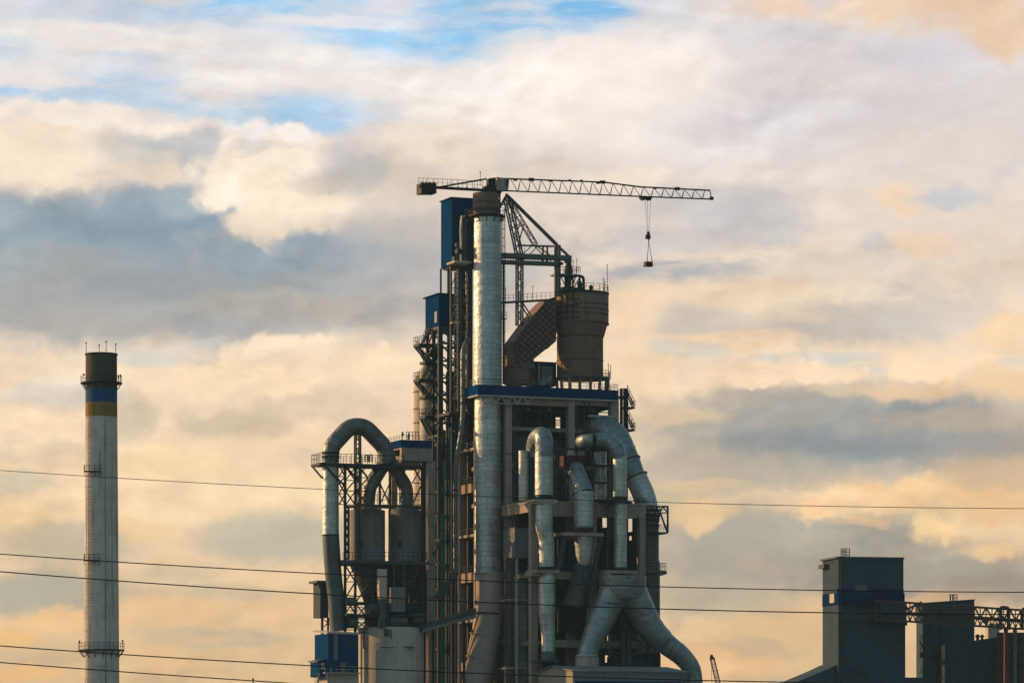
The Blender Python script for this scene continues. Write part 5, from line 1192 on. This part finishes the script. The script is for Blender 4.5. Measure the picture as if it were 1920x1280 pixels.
part('ladder', lambda m: m.ladder(F(673, 1048, .3), F(673, 875, .3), .6, -EV, .4, None, .1, .8), 'steel', sfm)
SG = 'plate silos in the steel frame'
def silo(label, px, rpx, v):
    t = thing('plate_silo', label, 'silo', base(px, v), SG)
    cyl2('shell', px, v, [(rpx, 1052), (rpx, 957), (rpx * .55, 952.5), (rpx * .5, 946)], 'silo_steel', t, 48)
    cyl2('skirt', px, v, [(rpx + .25, 1053), (rpx + .25, 1030), (rpx, 1029.9)], 'clad_grey', t, 48)
    cyl2('hopper', px, v, [(6, 1128), (8, 1122), (rpx * .96, 1058)], 'dark_duct', t, 40)
    x, y = wxy(uof(px, v), v)
    part('hatch', lambda m: m.box(Vector((x + rpx * .1 * (-.3), y - rpx * .1 - .0, zof(1021, y))), .35, .25, .5), 'steel_dark', t)
    return t
silo('plate silo on the open sky side of the steel frame, nearer the arched duct', 688, 34, 5.4)
silo('plate silo on the tower side of the steel frame, beside the concrete column', 759, 31, 5.4)
part('pipe', lambda m: m.tube(fillet([F(731, 952, 1.6), F(731, 1008, 1.6), F(745, 1009, 1.6)], .6), .18, 8), 'steel', sfm)
fb2 = thing('filter_box', 'pale grey filter box hanging under the plate silo by the tower', 'filter', F(748, 1146, -1))
part('casing', lambda m: (m.fb(736, 760, 1100, 1146, -2, 1), m.fb(733, 736, 1106, 1124, -1, 0)), 'clad_grey', fb2)
for x in (738, 758): part('hanger', lambda m: m.bar(F(x, 1100, -.5), F(x, 1055, -.5), .25), 'steel', fb2)
rc = thing('riser_casing', 'tall pale riser casing between the hoppers of the plate silos', 'casing', base(719, -.8))
part('casing', lambda m: m.fb(711.5, 725, 1066, 1122, -1.5, -.2), 'bin', rc)
part('lower_casing', lambda m: m.fb(712.5, 724, 1122.2, 1176, -1.4, -.3), 'dark_duct', rc)
part('guide', lambda m: m.bar(F(727, 1180, -1), F(727, 1060, -1), .18), 'steel', rc)
lp_ = thing('lower_platform', 'dark equipment platform with drums under the silo hoppers', 'platform', base(700, 0))
part('floor', lambda m: (m.fb(650, 795, 1150, 1154, -1, 8), m.fb(648, 795, 1127, 1130, 1, 8)), 'steel_dark', lp_)
part('railing', lambda m: (m.rail([F(650, 1150, -.9), F(795, 1150, -.9)], 1.2, 1.0, .08), m.rail([F(672, 1178, -1.5), F(795, 1178, -1.5)], 1.2, 1.2, .08)), 'steel_dark', lp_)
for a, b, y, v, r in ((650, 664, 1127, 0, .8), (690, 712, 1143, 1, 1.3), (728, 760, 1165, .5, 1.4), (772, 790, 1160, 1, 1.2), (652, 668, 1165, 1, 1.2)):
    part('drum', lambda m: m.tube([F(a, y, v), F(b, y, v)], r, 18), 'dark_duct', lp_)
part('wall', lambda m: (m.fb(690, 792, 1058, 1180, 8.6, 8.9), m.fb(690, 710, 1125, 1178, 4, 6)), 'wall_dark', lp_)

# concrete bin house with a blue rim
bh = thing('concrete_bin_house', 'concrete bin house with a bright blue rim beside the arched duct', 'building', base(780, 6))
BV = 6.0; bu0, bu1 = uof(753, BV), uof(812, BV); bz = lambda p: zat(p, 753, BV)
part('wall', lambda m: (m.ub(bu0, bu1, BV, BV + 1.0, bz(863), bz(838.2)), m.ub(bu0, bu0 + 1, BV + 1.001, BV + 8, bz(863), bz(853)), m.ub(bu0, bu0 + 1, BV + 1.001, BV + 8, bz(841), bz(838.2)), m.ub(bu0, bu1, BV + 7.5, BV + 8.2, bz(863), bz(838.2)), m.ub(bu1 - 1, bu1, BV + 1.001, BV + 7.499, bz(863), bz(838.2))), 'concrete', bh)
part('blue_rim', lambda m: m.ub(bu0 - .15, bu1 - .2, BV - .15, BV + 8.3, bz(838), bz(824)), 'blue_edge', bh)
part('railing', lambda m: m.rail([U3(bu0, BV + 8, bz(824)), U3(bu0, BV, bz(824)), U3(bu1 - .3, BV, bz(824))], .9, 1.3, .07), 'steel', bh)
part('floor', lambda m: m.ub(bu0 + .1, bu1 - .1, BV + .1, BV + 8, bz(866), bz(863.1)), 'steel_dark', bh)
part('roof_cage', lambda m: (m.rail([F(762, 824, BV + 3), F(785, 824, BV + 3)], 1.5, .6, .1), m.bar(F(766, 824, BV + 3), F(766, 811, BV + 3), .2)), 'steel_dark', bh)
part('roof_lamp', lambda m: (m.bar(F(755, 824, BV + 1), F(755, 809, BV + 1), .09), m.box(F(755, 813.5, BV + 1), .18, .18, .35)), 'steel_dark', bh)
for px in (803, ):
    part('column', lambda m: m.fb(px, px + 13, 863.2, 1449, BV + .1, BV + 1.7), 'concrete', bh)
    part('column', lambda m: m.ub(bu0 + .2, bu0 + 1.4, BV + 6, BV + 7.4, 0, bz(866.1)), 'concrete', bh)
for q_ in ((801, 818, 970, 984, BV - .25, BV + .08), (800, 824, 1050, 1056, BV - .4, BV + .08), (801, 838, 1106, 1118, BV - .3, BV + .08)):
    part('corbel', lambda m: m.fb(*q_), 'concrete', bh)
part('drain_pipe', lambda m: m.tube([F(801.5, 1449, BV - .2), F(801.5, 866, BV - .2)], .12, 8), 'bin', bh)
hp = thing('small_hopper', 'small pale hopper cone under the walkway beside the concrete column', 'hopper', F(752, 895, 9))
cyl2('cone', 753, 9.2, [(2, 905), (8, 880), (8, 876)], 'bin', hp, 24)

# big round concrete silo and blue house at its foot
bs = thing('concrete_silo', 'broad pale round concrete silo at the foot of the silo frame', 'silo', base(733, 4))
cyl2('wall', 733, 4, [(62, 1449), (62, 1178), (60, 1176.5), (52, 1176)], 'silo', bs, 72)
part('roof_pipe', lambda m: (m.tube(fillet([F(686, 1232 - 18, -3.1), F(682, 1214, -2.4), F(682, 1182, -2.4)], .5), .16, 8), m.fb(722, 730, 1178, 1192, -3.0, -2.3), m.tube([F(733, 1196, -2.8), F(733, 1180, -2.8)], .14, 8)), 'steel', bs)
for q_ in ((715, 738, 1212, 1213.5, -2.9, -2.3), (760, 778, 1211, 1212.5, -2.6, -1.4), (676, 692, 1184, 1186.5, -2.5, 1)):
    part('ledge', lambda m: m.fb(*q_), 'steel', bs)
bhs = thing('blue_house', 'bright blue clad house at the foot of the leaning duct and round concrete silo', 'house', base(640, -4))
NV = -4.0; nu0, nu1 = uof(615, NV), uof(672, NV); nz = lambda p: zat(p, 615, NV)
BLH = paint('house blue sheet', (0.005, 0.047, 0.12), 0.95, 0, 0.2, 0.3, (0.03, 0.08, 0.15), corr=0.4, spec=0.0)  # the house cladding has its own slightly lighter blue
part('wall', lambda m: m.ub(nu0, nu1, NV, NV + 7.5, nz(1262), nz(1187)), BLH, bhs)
def nr(m):
    a = [U3(nu0 - .25, NV - .3, nz(1187.2)), U3(nu1 + .05, NV - .3, nz(1188.5)), U3(nu1 + .05, NV + 7.7, nz(1183)), U3(nu0 - .25, NV + 7.7, nz(1181.5))]
    m.hexa(a + [p + EZ * .35 for p in a])
part('roof', nr, 'trim', bhs)
part('window', lambda m: m.fb(651, 663, 1200, 1210, NV - .07, NV - .003, 615), 'steel_dark', bhs)
part('door', lambda m: m.fb(638, 649, 1241, 1261.5, NV - .07, NV - .003, 615), 'clad_grey', bhs)
part('wall_strip', lambda m: m.fb(626, 633, 1189, 1236, NV - .08, NV - .003, 615), 'clad_grey', bhs)
part('plinth', lambda m: m.ub(nu0 - .1, nu1 + .02, NV - .12, NV + 7.6, 0, nz(1262.2)), 'silo', bhs)
part('balcony', lambda m: (m.ub(nu0 - 1, nu1, NV - 1.3, NV - .121, nz(1262), nz(1259.8)), m.rail([U3(nu0 - 1, NV - 1.2, nz(1259.8)), U3(nu1, NV - 1.2, nz(1259.8))], 1.1, 1.1, .06)), 'trim', bhs)
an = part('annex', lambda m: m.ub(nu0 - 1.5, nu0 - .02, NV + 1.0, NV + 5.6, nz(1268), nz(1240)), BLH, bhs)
part('annex_roof', lambda m: (lambda a: m.hexa(a + [p + EZ * .25 for p in a]))([U3(nu0 - 1.8, NV + .7, nz(1240)), U3(nu0 - .02, NV + .7, nz(1236)), U3(nu0 - .02, NV + 6, nz(1236)), U3(nu0 - 1.8, NV + 6, nz(1240))]), 'steel', an)
part('annex_window', lambda m: m.ub(nu0 - 1.0, nu0 - .4, NV + .93, NV + .999, nz(1254), nz(1241)), 'bin', an)
def stx(m):
    a, b = F(592, 1262, NV - .8), F(584, 1449, NV - .8)
    for d in (0, 1.1): m.bar(F(600, 1262, NV + d), F(560, 1449, NV + d), .2)
    for i in range(30): p = F(600, 1262, NV).lerp(F(560, 1449, NV), i / 29); m.bar(p, p + EV * 1.1, .1)
    for d in (0, 1.1): m.bar(F(600, 1252, NV + d), F(560, 1439, NV + d), .08)
part('outside_stair', stx, 'steel', bhs)
gh = thing('grey_hoist_shed', 'narrow dark grey shed with jutting eave behind the leaning duct', 'shed', base(607, 8))
part('wall', lambda m: m.fb(600.5, 616, 1092, 1157, 7, 11), 'wall_dark', gh)
part('roof', lambda m: m.fb(594, 617, 1087.5, 1091.9, 6.6, 11.2), 'steel', gh)
part('eave_bracket', lambda m: m.bar(F(596, 1092, 7.2), F(600.5, 1103, 7.2), .3), 'steel', gh)
part('stilt', lambda m: (m.bar(F(604, 1157, 8), F(604, 1449, 8), .4), m.bar(F(607, 1160, 8), F(618, 1170, 8), .15), m.bar(F(607, 1175, 8), F(618, 1163, 8), .15), m.bar(F(615, 1157, 8), F(615, 1449, 8), .35)), 'steel_dark', gh)

# ================================================================== PIPES and CONVEYOR between silos and tower
pp = thing('slim_downpipe', 'slim silvery pipe stepping down beside the braced steel tower', 'pipe', base(855, 5))
pts = fillet([F(878, 634, 7.5), F(868, 656, 6), F(868, 792, 6), F(856, 862, 5.6), F(854, 880, 5.6), F(854.5, 1072, 5.6)], 3)
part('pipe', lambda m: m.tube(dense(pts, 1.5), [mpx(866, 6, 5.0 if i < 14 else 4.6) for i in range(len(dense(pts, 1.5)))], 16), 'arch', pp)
for x, y, v in ((868, 755, 6), (854.3, 918, 5.6), (854.5, 1049, 5.6)):
    part('flange', lambda m: m.disc(F(x, y, v), (0, 0, 1), mpx(866, 6, 5.8), .25, 16), 'steel_dark', pp)
sp = thing('thin_lit_pipe', 'thin pale pipe running straight beside the slim silvery pipe', 'pipe', base(859, 5))
part('pipe', lambda m: m.tube([F(859.3, 1449, 5.2), F(859.3, 903, 5.2)], .13, 8), 'bin', sp)
for lab, px, v in (('green pipe rising to the walkway, on the silo side of its twin', 828, 5), ('green pipe on the tower side of its shorter twin', 833.5, 5)):
    gp = thing('green_pipe', lab, 'pipe', base(px, v), 'green pipes beside the tower')
    part('pipe', lambda m: m.tube([F(px, 1449, v), F(px, 965 if px < 830 else 862, v)], .2, 12), 'green', gp)
    for y in (994, 1068, 1250): part('clamp', lambda m: m.box(F(px, y, v), .36, .4, .12, YAW), 'steel', gp)
ch = thing('inclined_conveyor', 'grey inclined conveyor gantry running from the round silo to the big stack', 'conveyor', base(840, -1))
part('gallery', lambda m: m.hexa([F(790, 1180, -1.5), F(893, 1149, -1.5), F(893, 1149, -1.5) + EV * 2, F(790, 1180, -1.5) + EV * 2, F(790, 1172, -1.5), F(893, 1139, -1.5), F(893, 1139, -1.5) + EV * 2, F(790, 1172, -1.5) + EV * 2]), 'steel', ch)
part('gallery', lambda m: m.hexa([F(792, 1184.5, -1.5), F(893, 1157.5, -1.5), F(893, 1157.5, -1.5) + EV * 2, F(792, 1184.5, -1.5) + EV * 2, F(792, 1178.5, -1.4), F(893, 1150.5, -1.4), F(893, 1150.5, -1.4) + EV * 2, F(792, 1178.5, -1.4) + EV * 2]), 'clad_grey', ch)
part('antenna', lambda m: m.bar(F(842, 1160, -1), F(841, 1136, -1), .08), 'steel', ch)
for x, y in ((812, 1172), (870, 1155)): part('trestle', lambda m: m.bar(F(x, 1449, -.5), F(x, y, -.5), .4), 'steel_dark', ch)
for lab, pts_, r_ in (('short dark slanting pipe beside the concrete column of the bin house', [F(812, 1040, 4.5), F(829, 1006, 4.5)], .3), ('long thick slanting pipe under the slim silvery pipe', [F(820, 1120, 4.5), F(856, 1072, 4.5)], .55), ('thin elbow pipe from the concrete column to the green pipes', fillet([F(818, 963, 4.5), F(832, 963, 4.5), F(832, 968, 4.5)], .2), .15)):
    m = MB(); m.tube(pts_, r_, 10); tag(m.build('slant_pipe', M['steel'], loc=pts_[0]), lab, 'pipe')

# ================================================================== GREY BLOCKS (far side)
setframe(1572, 760.0, 13.0)
tb = thing('grey_block_house', 'tall plain grey block house with a dark blue painted band', 'building', base(1630, 6))
u0, u1 = 0.0, uof(1694, 0); z_ = lambda p: zof(p, OY); dv = 10.5
part('wall', lambda m: (m.ub(u0, u1, 0, dv, 0, z_(1046)), m.fb(1572, 1697.5, 1145, 1449, -.5, -.002)), 'teal_block', tb)
part('roof', lambda m: (lambda a: m.hexa(a + [p + EZ * .35 for p in a]))([U3(u0 - .5, -.3, z_(1046)), U3(u1 + .1, -.3, z_(1046)), U3(u1 + .1, dv + .3, z_(1046)), U3(u0 - .5, dv + .3, z_(1046))]), 'steel', tb)
part('blue_band', lambda m: (m.ub(u0 - .06, u1 + .06, -.62, dv + .06, z_(1133), z_(1110))), 'block_blue', tb)
part('blue_band', lambda m: (m.ub(uof(1570, 0), u1 + .05, -.05, -.004, z_(1109.9), z_(1103))), 'block_blue', tb)
part('band_window', lambda m: m.ub(u0 - .12, u0 - .061, 2.5, 5.5, z_(1128), z_(1111)), 'bin', tb)
part('band_window', lambda m: m.fb(1604, 1625, 1096, 1106, -.14, -.051), 'clad_grey', tb)
part('eave_block', lambda m: m.ub(u0 - 1.0, u0 - .01, dv - 4, dv - .2, z_(1061), z_(1054)), 'steel', tb)
part('roof_cage', lambda m: m.ladder(F(1588.5, 1046, 1), F(1588.5, 1028, 1), .9, -EU, .7, EU, .16, .6), 'crane', tb)
part('roof_frame', lambda m: (m.bar(F(1579, 1045, 1), F(1579, 1028, 1), .14), m.bar(F(1579, 1028, 1), F(1582, 1028, 1), .14), m.bar(F(1582, 1045, 1), F(1582, 1028, 1), .12)), 'crane', tb)
part('lean_to', lambda m: (lambda f: (m.quad(list(reversed(f))), m.quad([p + EV * 12 for p in f]), [m.quad([f[i], f[(i + 1) % 5], f[(i + 1) % 5] + EV * 12, f[i] + EV * 12]) for i in range(5)]))([F(1452, 1295, 1), F(1550, 1254, 1), F(1573, 1243, 1), F(1573, 1449, 1), F(1452, 1449, 1)]), 'teal_block', tb)
part('wall_ledge', lambda m: m.fb(1575, 1694, 1165, 1167, -.62, -.501), 'wall_dark', tb)
part('wall_pipe', lambda m: m.bar(F(1588, 1178, -.6), F(1578, 1205, -.6), .2), 'wall_dark', tb)
part('louvre_panel', lambda m: m.fb(1592, 1624, 1256, 1268, -.6, -.501), 'wall_dark', tb)
part('gutter_pipe', lambda m: m.bar(F(1576, 1449, -.62), F(1576, 1047, -.62), .16), 'wall_dark', tb)
part('roof_link', lambda m: m.fb(1694.5, 1732, 1269, 1449, 3, 9), 'teal_block', tb)
part('fixture', lambda m: m.fb(1697.6, 1701, 1163, 1172, 0, 1), 'steel_dark', tb)
b2_ = thing('low_block_house', 'lower grey block house crossed by the red truss bridge', 'building', base(1770, 12))
part('wall', lambda m: m.hexa([F(1730, 1449, 12), F(1827, 1449, 12), F(1827, 1449, 12) + EV * 4, F(1730, 1449, 12) + EV * 4, F(1730, 1131, 12), F(1827, 1124.5, 12), F(1827, 1124.5, 12) + EV * 4, F(1730, 1132, 12) + EV * 4]), 'teal_block', b2_)
part('roof', lambda m: m.hexa([F(1725, 1132, 11.6), F(1828.5, 1124.4, 11.6), F(1828.5, 1124.4, 11.6) + EV * 4.6, F(1725, 1134, 11.6) + EV * 4.6, F(1725, 1129.5, 11.6), F(1828.5, 1122.6, 11.6), F(1828.5, 1122.6, 11.6) + EV * 4.6, F(1725, 1131.5, 11.6) + EV * 4.6]), 'steel_dark', b2_)
part('roof_cage', lambda m: (m.ladder(F(1791, 1127, 13), F(1791, 1114, 13), .8, -EU, .6, EU, .15, .5)), 'crane', b2_)
part('roof_frame', lambda m: (m.bar(F(1782.5, 1127, 13), F(1782.5, 1114, 13), .14), m.bar(F(1782.5, 1114, 13), F(1787, 1114, 13), .12), m.bar(F(1787, 1127, 13), F(1787, 1114, 13), .12)), 'crane', b2_)
part('wall_balcony', lambda m: (m.rail([F(1725, 1201, 11.5), F(1730, 1201, 11.5)], 1.1, .6, .12), m.bar(F(1724.5, 1201, 11.5), F(1731, 1216, 11.5), .3)), 'crane', b2_)
part('wall_box', lambda m: (m.bar(F(1726, 1226, 11.5), F(1726, 1212, 11.5), .14), m.fb(1725, 1731, 1222, 1232, 11, 12)), 'crane', b2_)
part('wall_rail', lambda m: m.rail([F(1727, 1262, 11.5), F(1730, 1262, 11.5)], 1.2, .4, .12), 'crane', b2_)
part('wall_pipe', lambda m: (m.bar(F(1765, 1449, 11.9), F(1765, 1140, 11.9), .25), m.fb(1745, 1770, 1229, 1231, 11.5, 12)), 'wall_dark', b2_)
b3_ = thing('side_hall', 'low dark hall with two roof ventilators between block house and red silos', 'building', base(1850, 8))
part('wall', lambda m: m.hexa([F(1771, 1449, 8), F(1872, 1449, 8), F(1872, 1449, 8) + EV * 3.5, F(1771, 1449, 8) + EV * 3.5, F(1771, 1208, 8), F(1872, 1194, 8), F(1872, 1194, 8) + EV * 3.5, F(1771, 1208, 8) + EV * 3.5]), 'teal_block', b3_)
for px, py, k in ((1833, 1199, 1.0), (1841.5, 1198, .85)):
    part('roof_ventilator', lambda m: m.lathe(wxy(uof(px, 9.5), 9.5), [(.32 * k, zat(py + 3, px, 9.5)), (.32 * k, zat(py - 5 * k, px, 9.5)), (.55 * k, zat(py - 5.2 * k, px, 9.5)), (.5 * k, zat(py - 8 * k, px, 9.5)), (.15, zat(py - 11 * k, px, 9.5))], 14), 'red_steel', b3_)
ky = thing('olive_kiosk', 'small olive kiosk block under the far end of the red truss bridge', 'kiosk', base(1862, 14))
part('wall', lambda m: m.fb(1856, 1874, 1168, 1449, 12.5, 15), 'bin', ky)
rs_i = 0
for px, r, lab in ((1876, 7.5, 'red brown silo column nearest the dark hall'), (1894, 8, 'red brown silo column between its two neighbours'), (1914, 9, 'red brown silo column at the edge of the photo')):
    rs = thing('red_silo', lab, 'silo', base(px, 4), 'red silo columns at the edge')
    cyl2('shell', px, 4, [(r, 1449), (r, 1192), (r * .8, 1185)], 'red_steel', rs, 28)
    x, y = wxy(uof(px, 4), 4)
    part('hoop', lambda m: [m.lathe((x, y), [(r * y / K, zof(p, y)), (r * y / K + .12, zof(p, y)), (r * y / K + .12, zof(p, y) + .25), (r * y / K, zof(p, y) + .25)], 28) for p in (1200, 1225, 1248)], 'steel_dark', rs)
ds = thing('pale_downspout', 'pale grey downspout between two red brown silo columns', 'pipe', base(1902, 2))
part('pipe', lambda m: m.tube([F(1903, 1449, 2.5), F(1903, 1178, 2.5)], .45, 14), 'clad_grey', ds)
# red truss bridge
br_ = thing('red_truss_bridge', 'rusty red truss conveyor bridge crossing from the grey block house to the silos', 'bridge', base(1800, -2))
TV = -4.0
top = lambda x: 1125 + (x - 1640) * .066; mid = lambda x: 1146 + (x - 1640) * .064; bot = lambda x: 1160 + (x - 1640) * .066
def trs(m):
    for v in (TV, TV + 2.6):
        for fn, w in ((top, .42), (bot, .42)): m.bar(F(1640, fn(1640), v), F(1935, fn(1935), v), w)
        for i in range(27):
            x = 1640 + i * 11
            m.bar(F(x, top(x), v), F(x, mid(x), v), .16)
            if i % 2 == 0:
                m.bar(F(x, mid(x), v), F(x + 11, top(x), v), .28); m.bar(F(x + 11, top(x), v), F(x + 22, mid(x), v), .28)
            m.bar(F(x, bot(x), v), F(x + 5.5, mid(x), v), .2); m.bar(F(x + 5.5, mid(x), v), F(x + 11, bot(x), v), .2); m.bar(F(x, bot(x), v), F(x, mid(x), v), .13)
    for i in range(27): x = 1640 + i * 11; m.bar(F(x, top(x), TV), F(x, top(x), TV + 2.6), .18); m.bar(F(x, bot(x), TV), F(x, bot(x), TV + 2.6), .18)
part('truss', trs, 'red_steel', br_)
part('belt_trough', lambda m: m.hexa([F(1640, mid(1640) + 3, TV + .2), F(1935, mid(1935) + 3, TV + .2), F(1935, mid(1935) + 3, TV + 2.4), F(1640, mid(1640) + 3, TV + 2.4), F(1640, mid(1640) - 4, TV + .2), F(1935, mid(1935) - 4, TV + .2), F(1935, mid(1935) - 4, TV + 2.4), F(1640, mid(1640) - 4, TV + 2.4)]), 'red_steel', br_)
part('side_plate', lambda m: m.hexa([F(1650, 1165, TV - .1), F(1700, 1169, TV - .1), F(1700, 1169, TV), F(1650, 1165, TV), F(1650, 1127, TV - .1), F(1700, 1130, TV - .1), F(1700, 1130, TV), F(1650, 1127, TV)]), 'wall_dark', br_)
part('bearing', lambda m: m.tube([F(1847, 1163, TV - .3), F(1847, 1163, TV + 1)], .6, 16), 'red_steel', br_)
part('strut', lambda m: m.bar(F(1700, 1142, TV), F(1728, 1128, TV), .4), 'red_steel', br_)
for x in (1886, 1925): part('trestle', lambda m: m.bar(F(x, 1449, TV + 1.2), F(x, bot(x), TV + 1.2), .7), 'red_steel', br_)
for lab, x0, x1, yt in (('red pipe bend rising above the truss bridge like a goalpost', 1876, 1891, 1138), ('red pipe bend above the truss bridge at the edge of the photo', 1916.5, 1936, 1141)):
    pb = thing('pipe_bend', lab, 'pipe', F(x0, yt + 30, TV - .8), 'pipe bends over the truss bridge')
    part('pipe', lambda m: m.tube(fillet([F(x0, 1180, TV - .8), F(x0, yt, TV - .8), F(x1, yt + 1, TV - .8), F(x1, 1180, TV - .8)], .5, 4), .38, 14), 'red_steel', pb)
    for x in (x0, x1):
        for y in (yt + 8, yt + 22): part('flange', lambda m: m.disc(F(x, y, TV - .8), (0, 0, 1), .52, .2, 14), 'steel_dark', pb)

# ================================================================== distant crane boom, post, power lines
def Y9(px, py, y=1000.0): return Wd(px, py, y)
bm_ = thing('mobile_crane', 'thin lattice boom of a distant mobile crane beside the breeches duct', 'crane', Y9(1385, 1450))
part('boom', lambda m: m.lattice(Y9(1385, 1441), Y9(1335, 1232), Vector((.52, 0, .1)), Vector((0, .5, 0)), 34, .2, .12, zig=True), 'crane', bm_)
part('boom_head', lambda m: (m.bar(Y9(1335.5, 1236), Y9(1333.5, 1227.5), .7), m.bar(Y9(1332.5, 1229), Y9(1336, 1227), .5)), 'crane', bm_)
part('hoist_rope', lambda m: m.tube([Y9(1334, 1230), Y9(1334.3, 1400)], .05, 5), 'wire', bm_)
part('carrier', lambda m: (m.box(Y9(1392, 1440), 4.5, 1.4, .8), m.box(Y9(1375, 1441), 1.2, 1.3, 1.1), [m.tube([Y9(x, 1446) + Vector((0, -1.6, 0)), Y9(x, 1446) + Vector((0, -1.1, 0))], .55, 14) for x in (1374, 1386, 1398, 1412)]), 'crane', bm_)
pt_ = thing('thin_post', 'tip of a thin dark post in front of the pale lower sky', 'post', Wd(474, 1450, 650))
part('shaft', lambda m: m.bar(Wd(474.5, 1449, 650), Wd(474.5, 1274, 650), .16), 'crane', pt_)
part('tip', lambda m: m.bar(Wd(474.5, 1274, 650), Wd(474.5, 1270.5, 650), .28), 'crane', pt_)
def quad_fit(p):
    (a, fa), (b, fb_), (c, fc) = p
    return lambda x: fa * (x - b) * (x - c) / ((a - b) * (a - c)) + fb_ * (x - a) * (x - c) / ((b - a) * (b - c)) + fc * (x - a) * (x - b) / ((c - a) * (c - b))
for lab, y, p, r in (('thin topmost power line, crossing above the silos', 330, ((0, 881.5), (640, 918.5), (1920, 953)), .028),
                     ('second highest power line, just above its close companion', 300, ((0, 1038), (860, 1086.5), (1920, 1109.5)), .042),
                     ('heaviest power line of the middle close pair, the lower of the two', 296, ((0, 1071), (860, 1126.5), (1920, 1151)), .046),
                     ('power line of the lowest pair that reaches the blue house', 290, ((0, 1210), (860, 1260), (1480, 1278)), .044),
                     ('lowest power line of all, leaving the photo left of the blue house', 286, ((0, 1241), (222, 1258), (530, 1279)), .042)):
    f = quad_fit(p)
    pts = [Wd(x, f(x), y) for x in range(-2000, 4001, 60)] if p[2][0] > 1000 else [Wd(x, f(x), y) for x in range(-1500, 1801, 60)]
    m = MB(); m.tube(pts, r, 6, True); o = m.build('power_line', M['wire'], loc=pts[0]); tag(o, lab, 'cable', 'power lines crossing the view')
for o in scene.objects:
    if 'o_' in o: del o['o_']
HAZE = 0.000052
# ------------------------------------------------------------------ evening haze over the works
hz_ = MB(); hz_.box((0, 6600, 58.5), 9200, 8400, 59.5)
hm = bpy.data.materials.new('evening haze'); hm.use_nodes = True; ht_ = hm.node_tree; ht_.nodes.clear()
hv = ht_.nodes.new('ShaderNodeVolumePrincipled'); hv.inputs['Density'].default_value = HAZE
hv.inputs['Color'].default_value = (0.45, 0.80, 1.0, 1.0); hv.inputs['Anisotropy'].default_value = 0.0
ho_ = ht_.nodes.new('ShaderNodeOutputMaterial'); ht_.links.new(hv.outputs[0], ho_.inputs['Volume'])
haze = hz_.build('haze', hm, loc=(0, 0, 0)); haze['kind'] = 'stuff'
del haze['o_']
SUN_E = 5.0
# ------------------------------------------------------------------ light, camera
sd = bpy.data.lights.new('sun', 'SUN'); sd.energy = SUN_E; sd.angle = R(0.6); sd.color = (1.0, 0.58, 0.27)
so = bpy.data.objects.new('sun', sd); scene.collection.objects.link(so)
a, e = R(SUN_AZ), R(SUN_EL)
sv = Vector((math.sin(a) * math.cos(e), math.cos(a) * math.cos(e), math.sin(e)))
so.rotation_euler = (-sv).to_track_quat('-Z', 'Y').to_euler()
so.location = (-200, 300, 200)
cd = bpy.data.cameras.new('camera'); co = bpy.data.objects.new('camera', cd); scene.collection.objects.link(co)
co.location = (0, 0, CAMZ); co.rotation_euler = (R(90), 0, 0)
cd.sensor_width = 36.0; cd.lens = 18.0 * K / 960.0
cd.shift_y = (HZ - 640.0) / 1920.0
cd.clip_start = 1.0; cd.clip_end = 60000.0
scene.camera = co
scene.view_settings.view_transform = 'Standard'; scene.view_settings.look = 'None'
scene.view_settings.exposure = 0.0; scene.view_settings.gamma = 1.0
scene.cycles.max_bounces = 6; scene.cycles.glossy_bounces = 3; scene.cycles.diffuse_bounces = 3
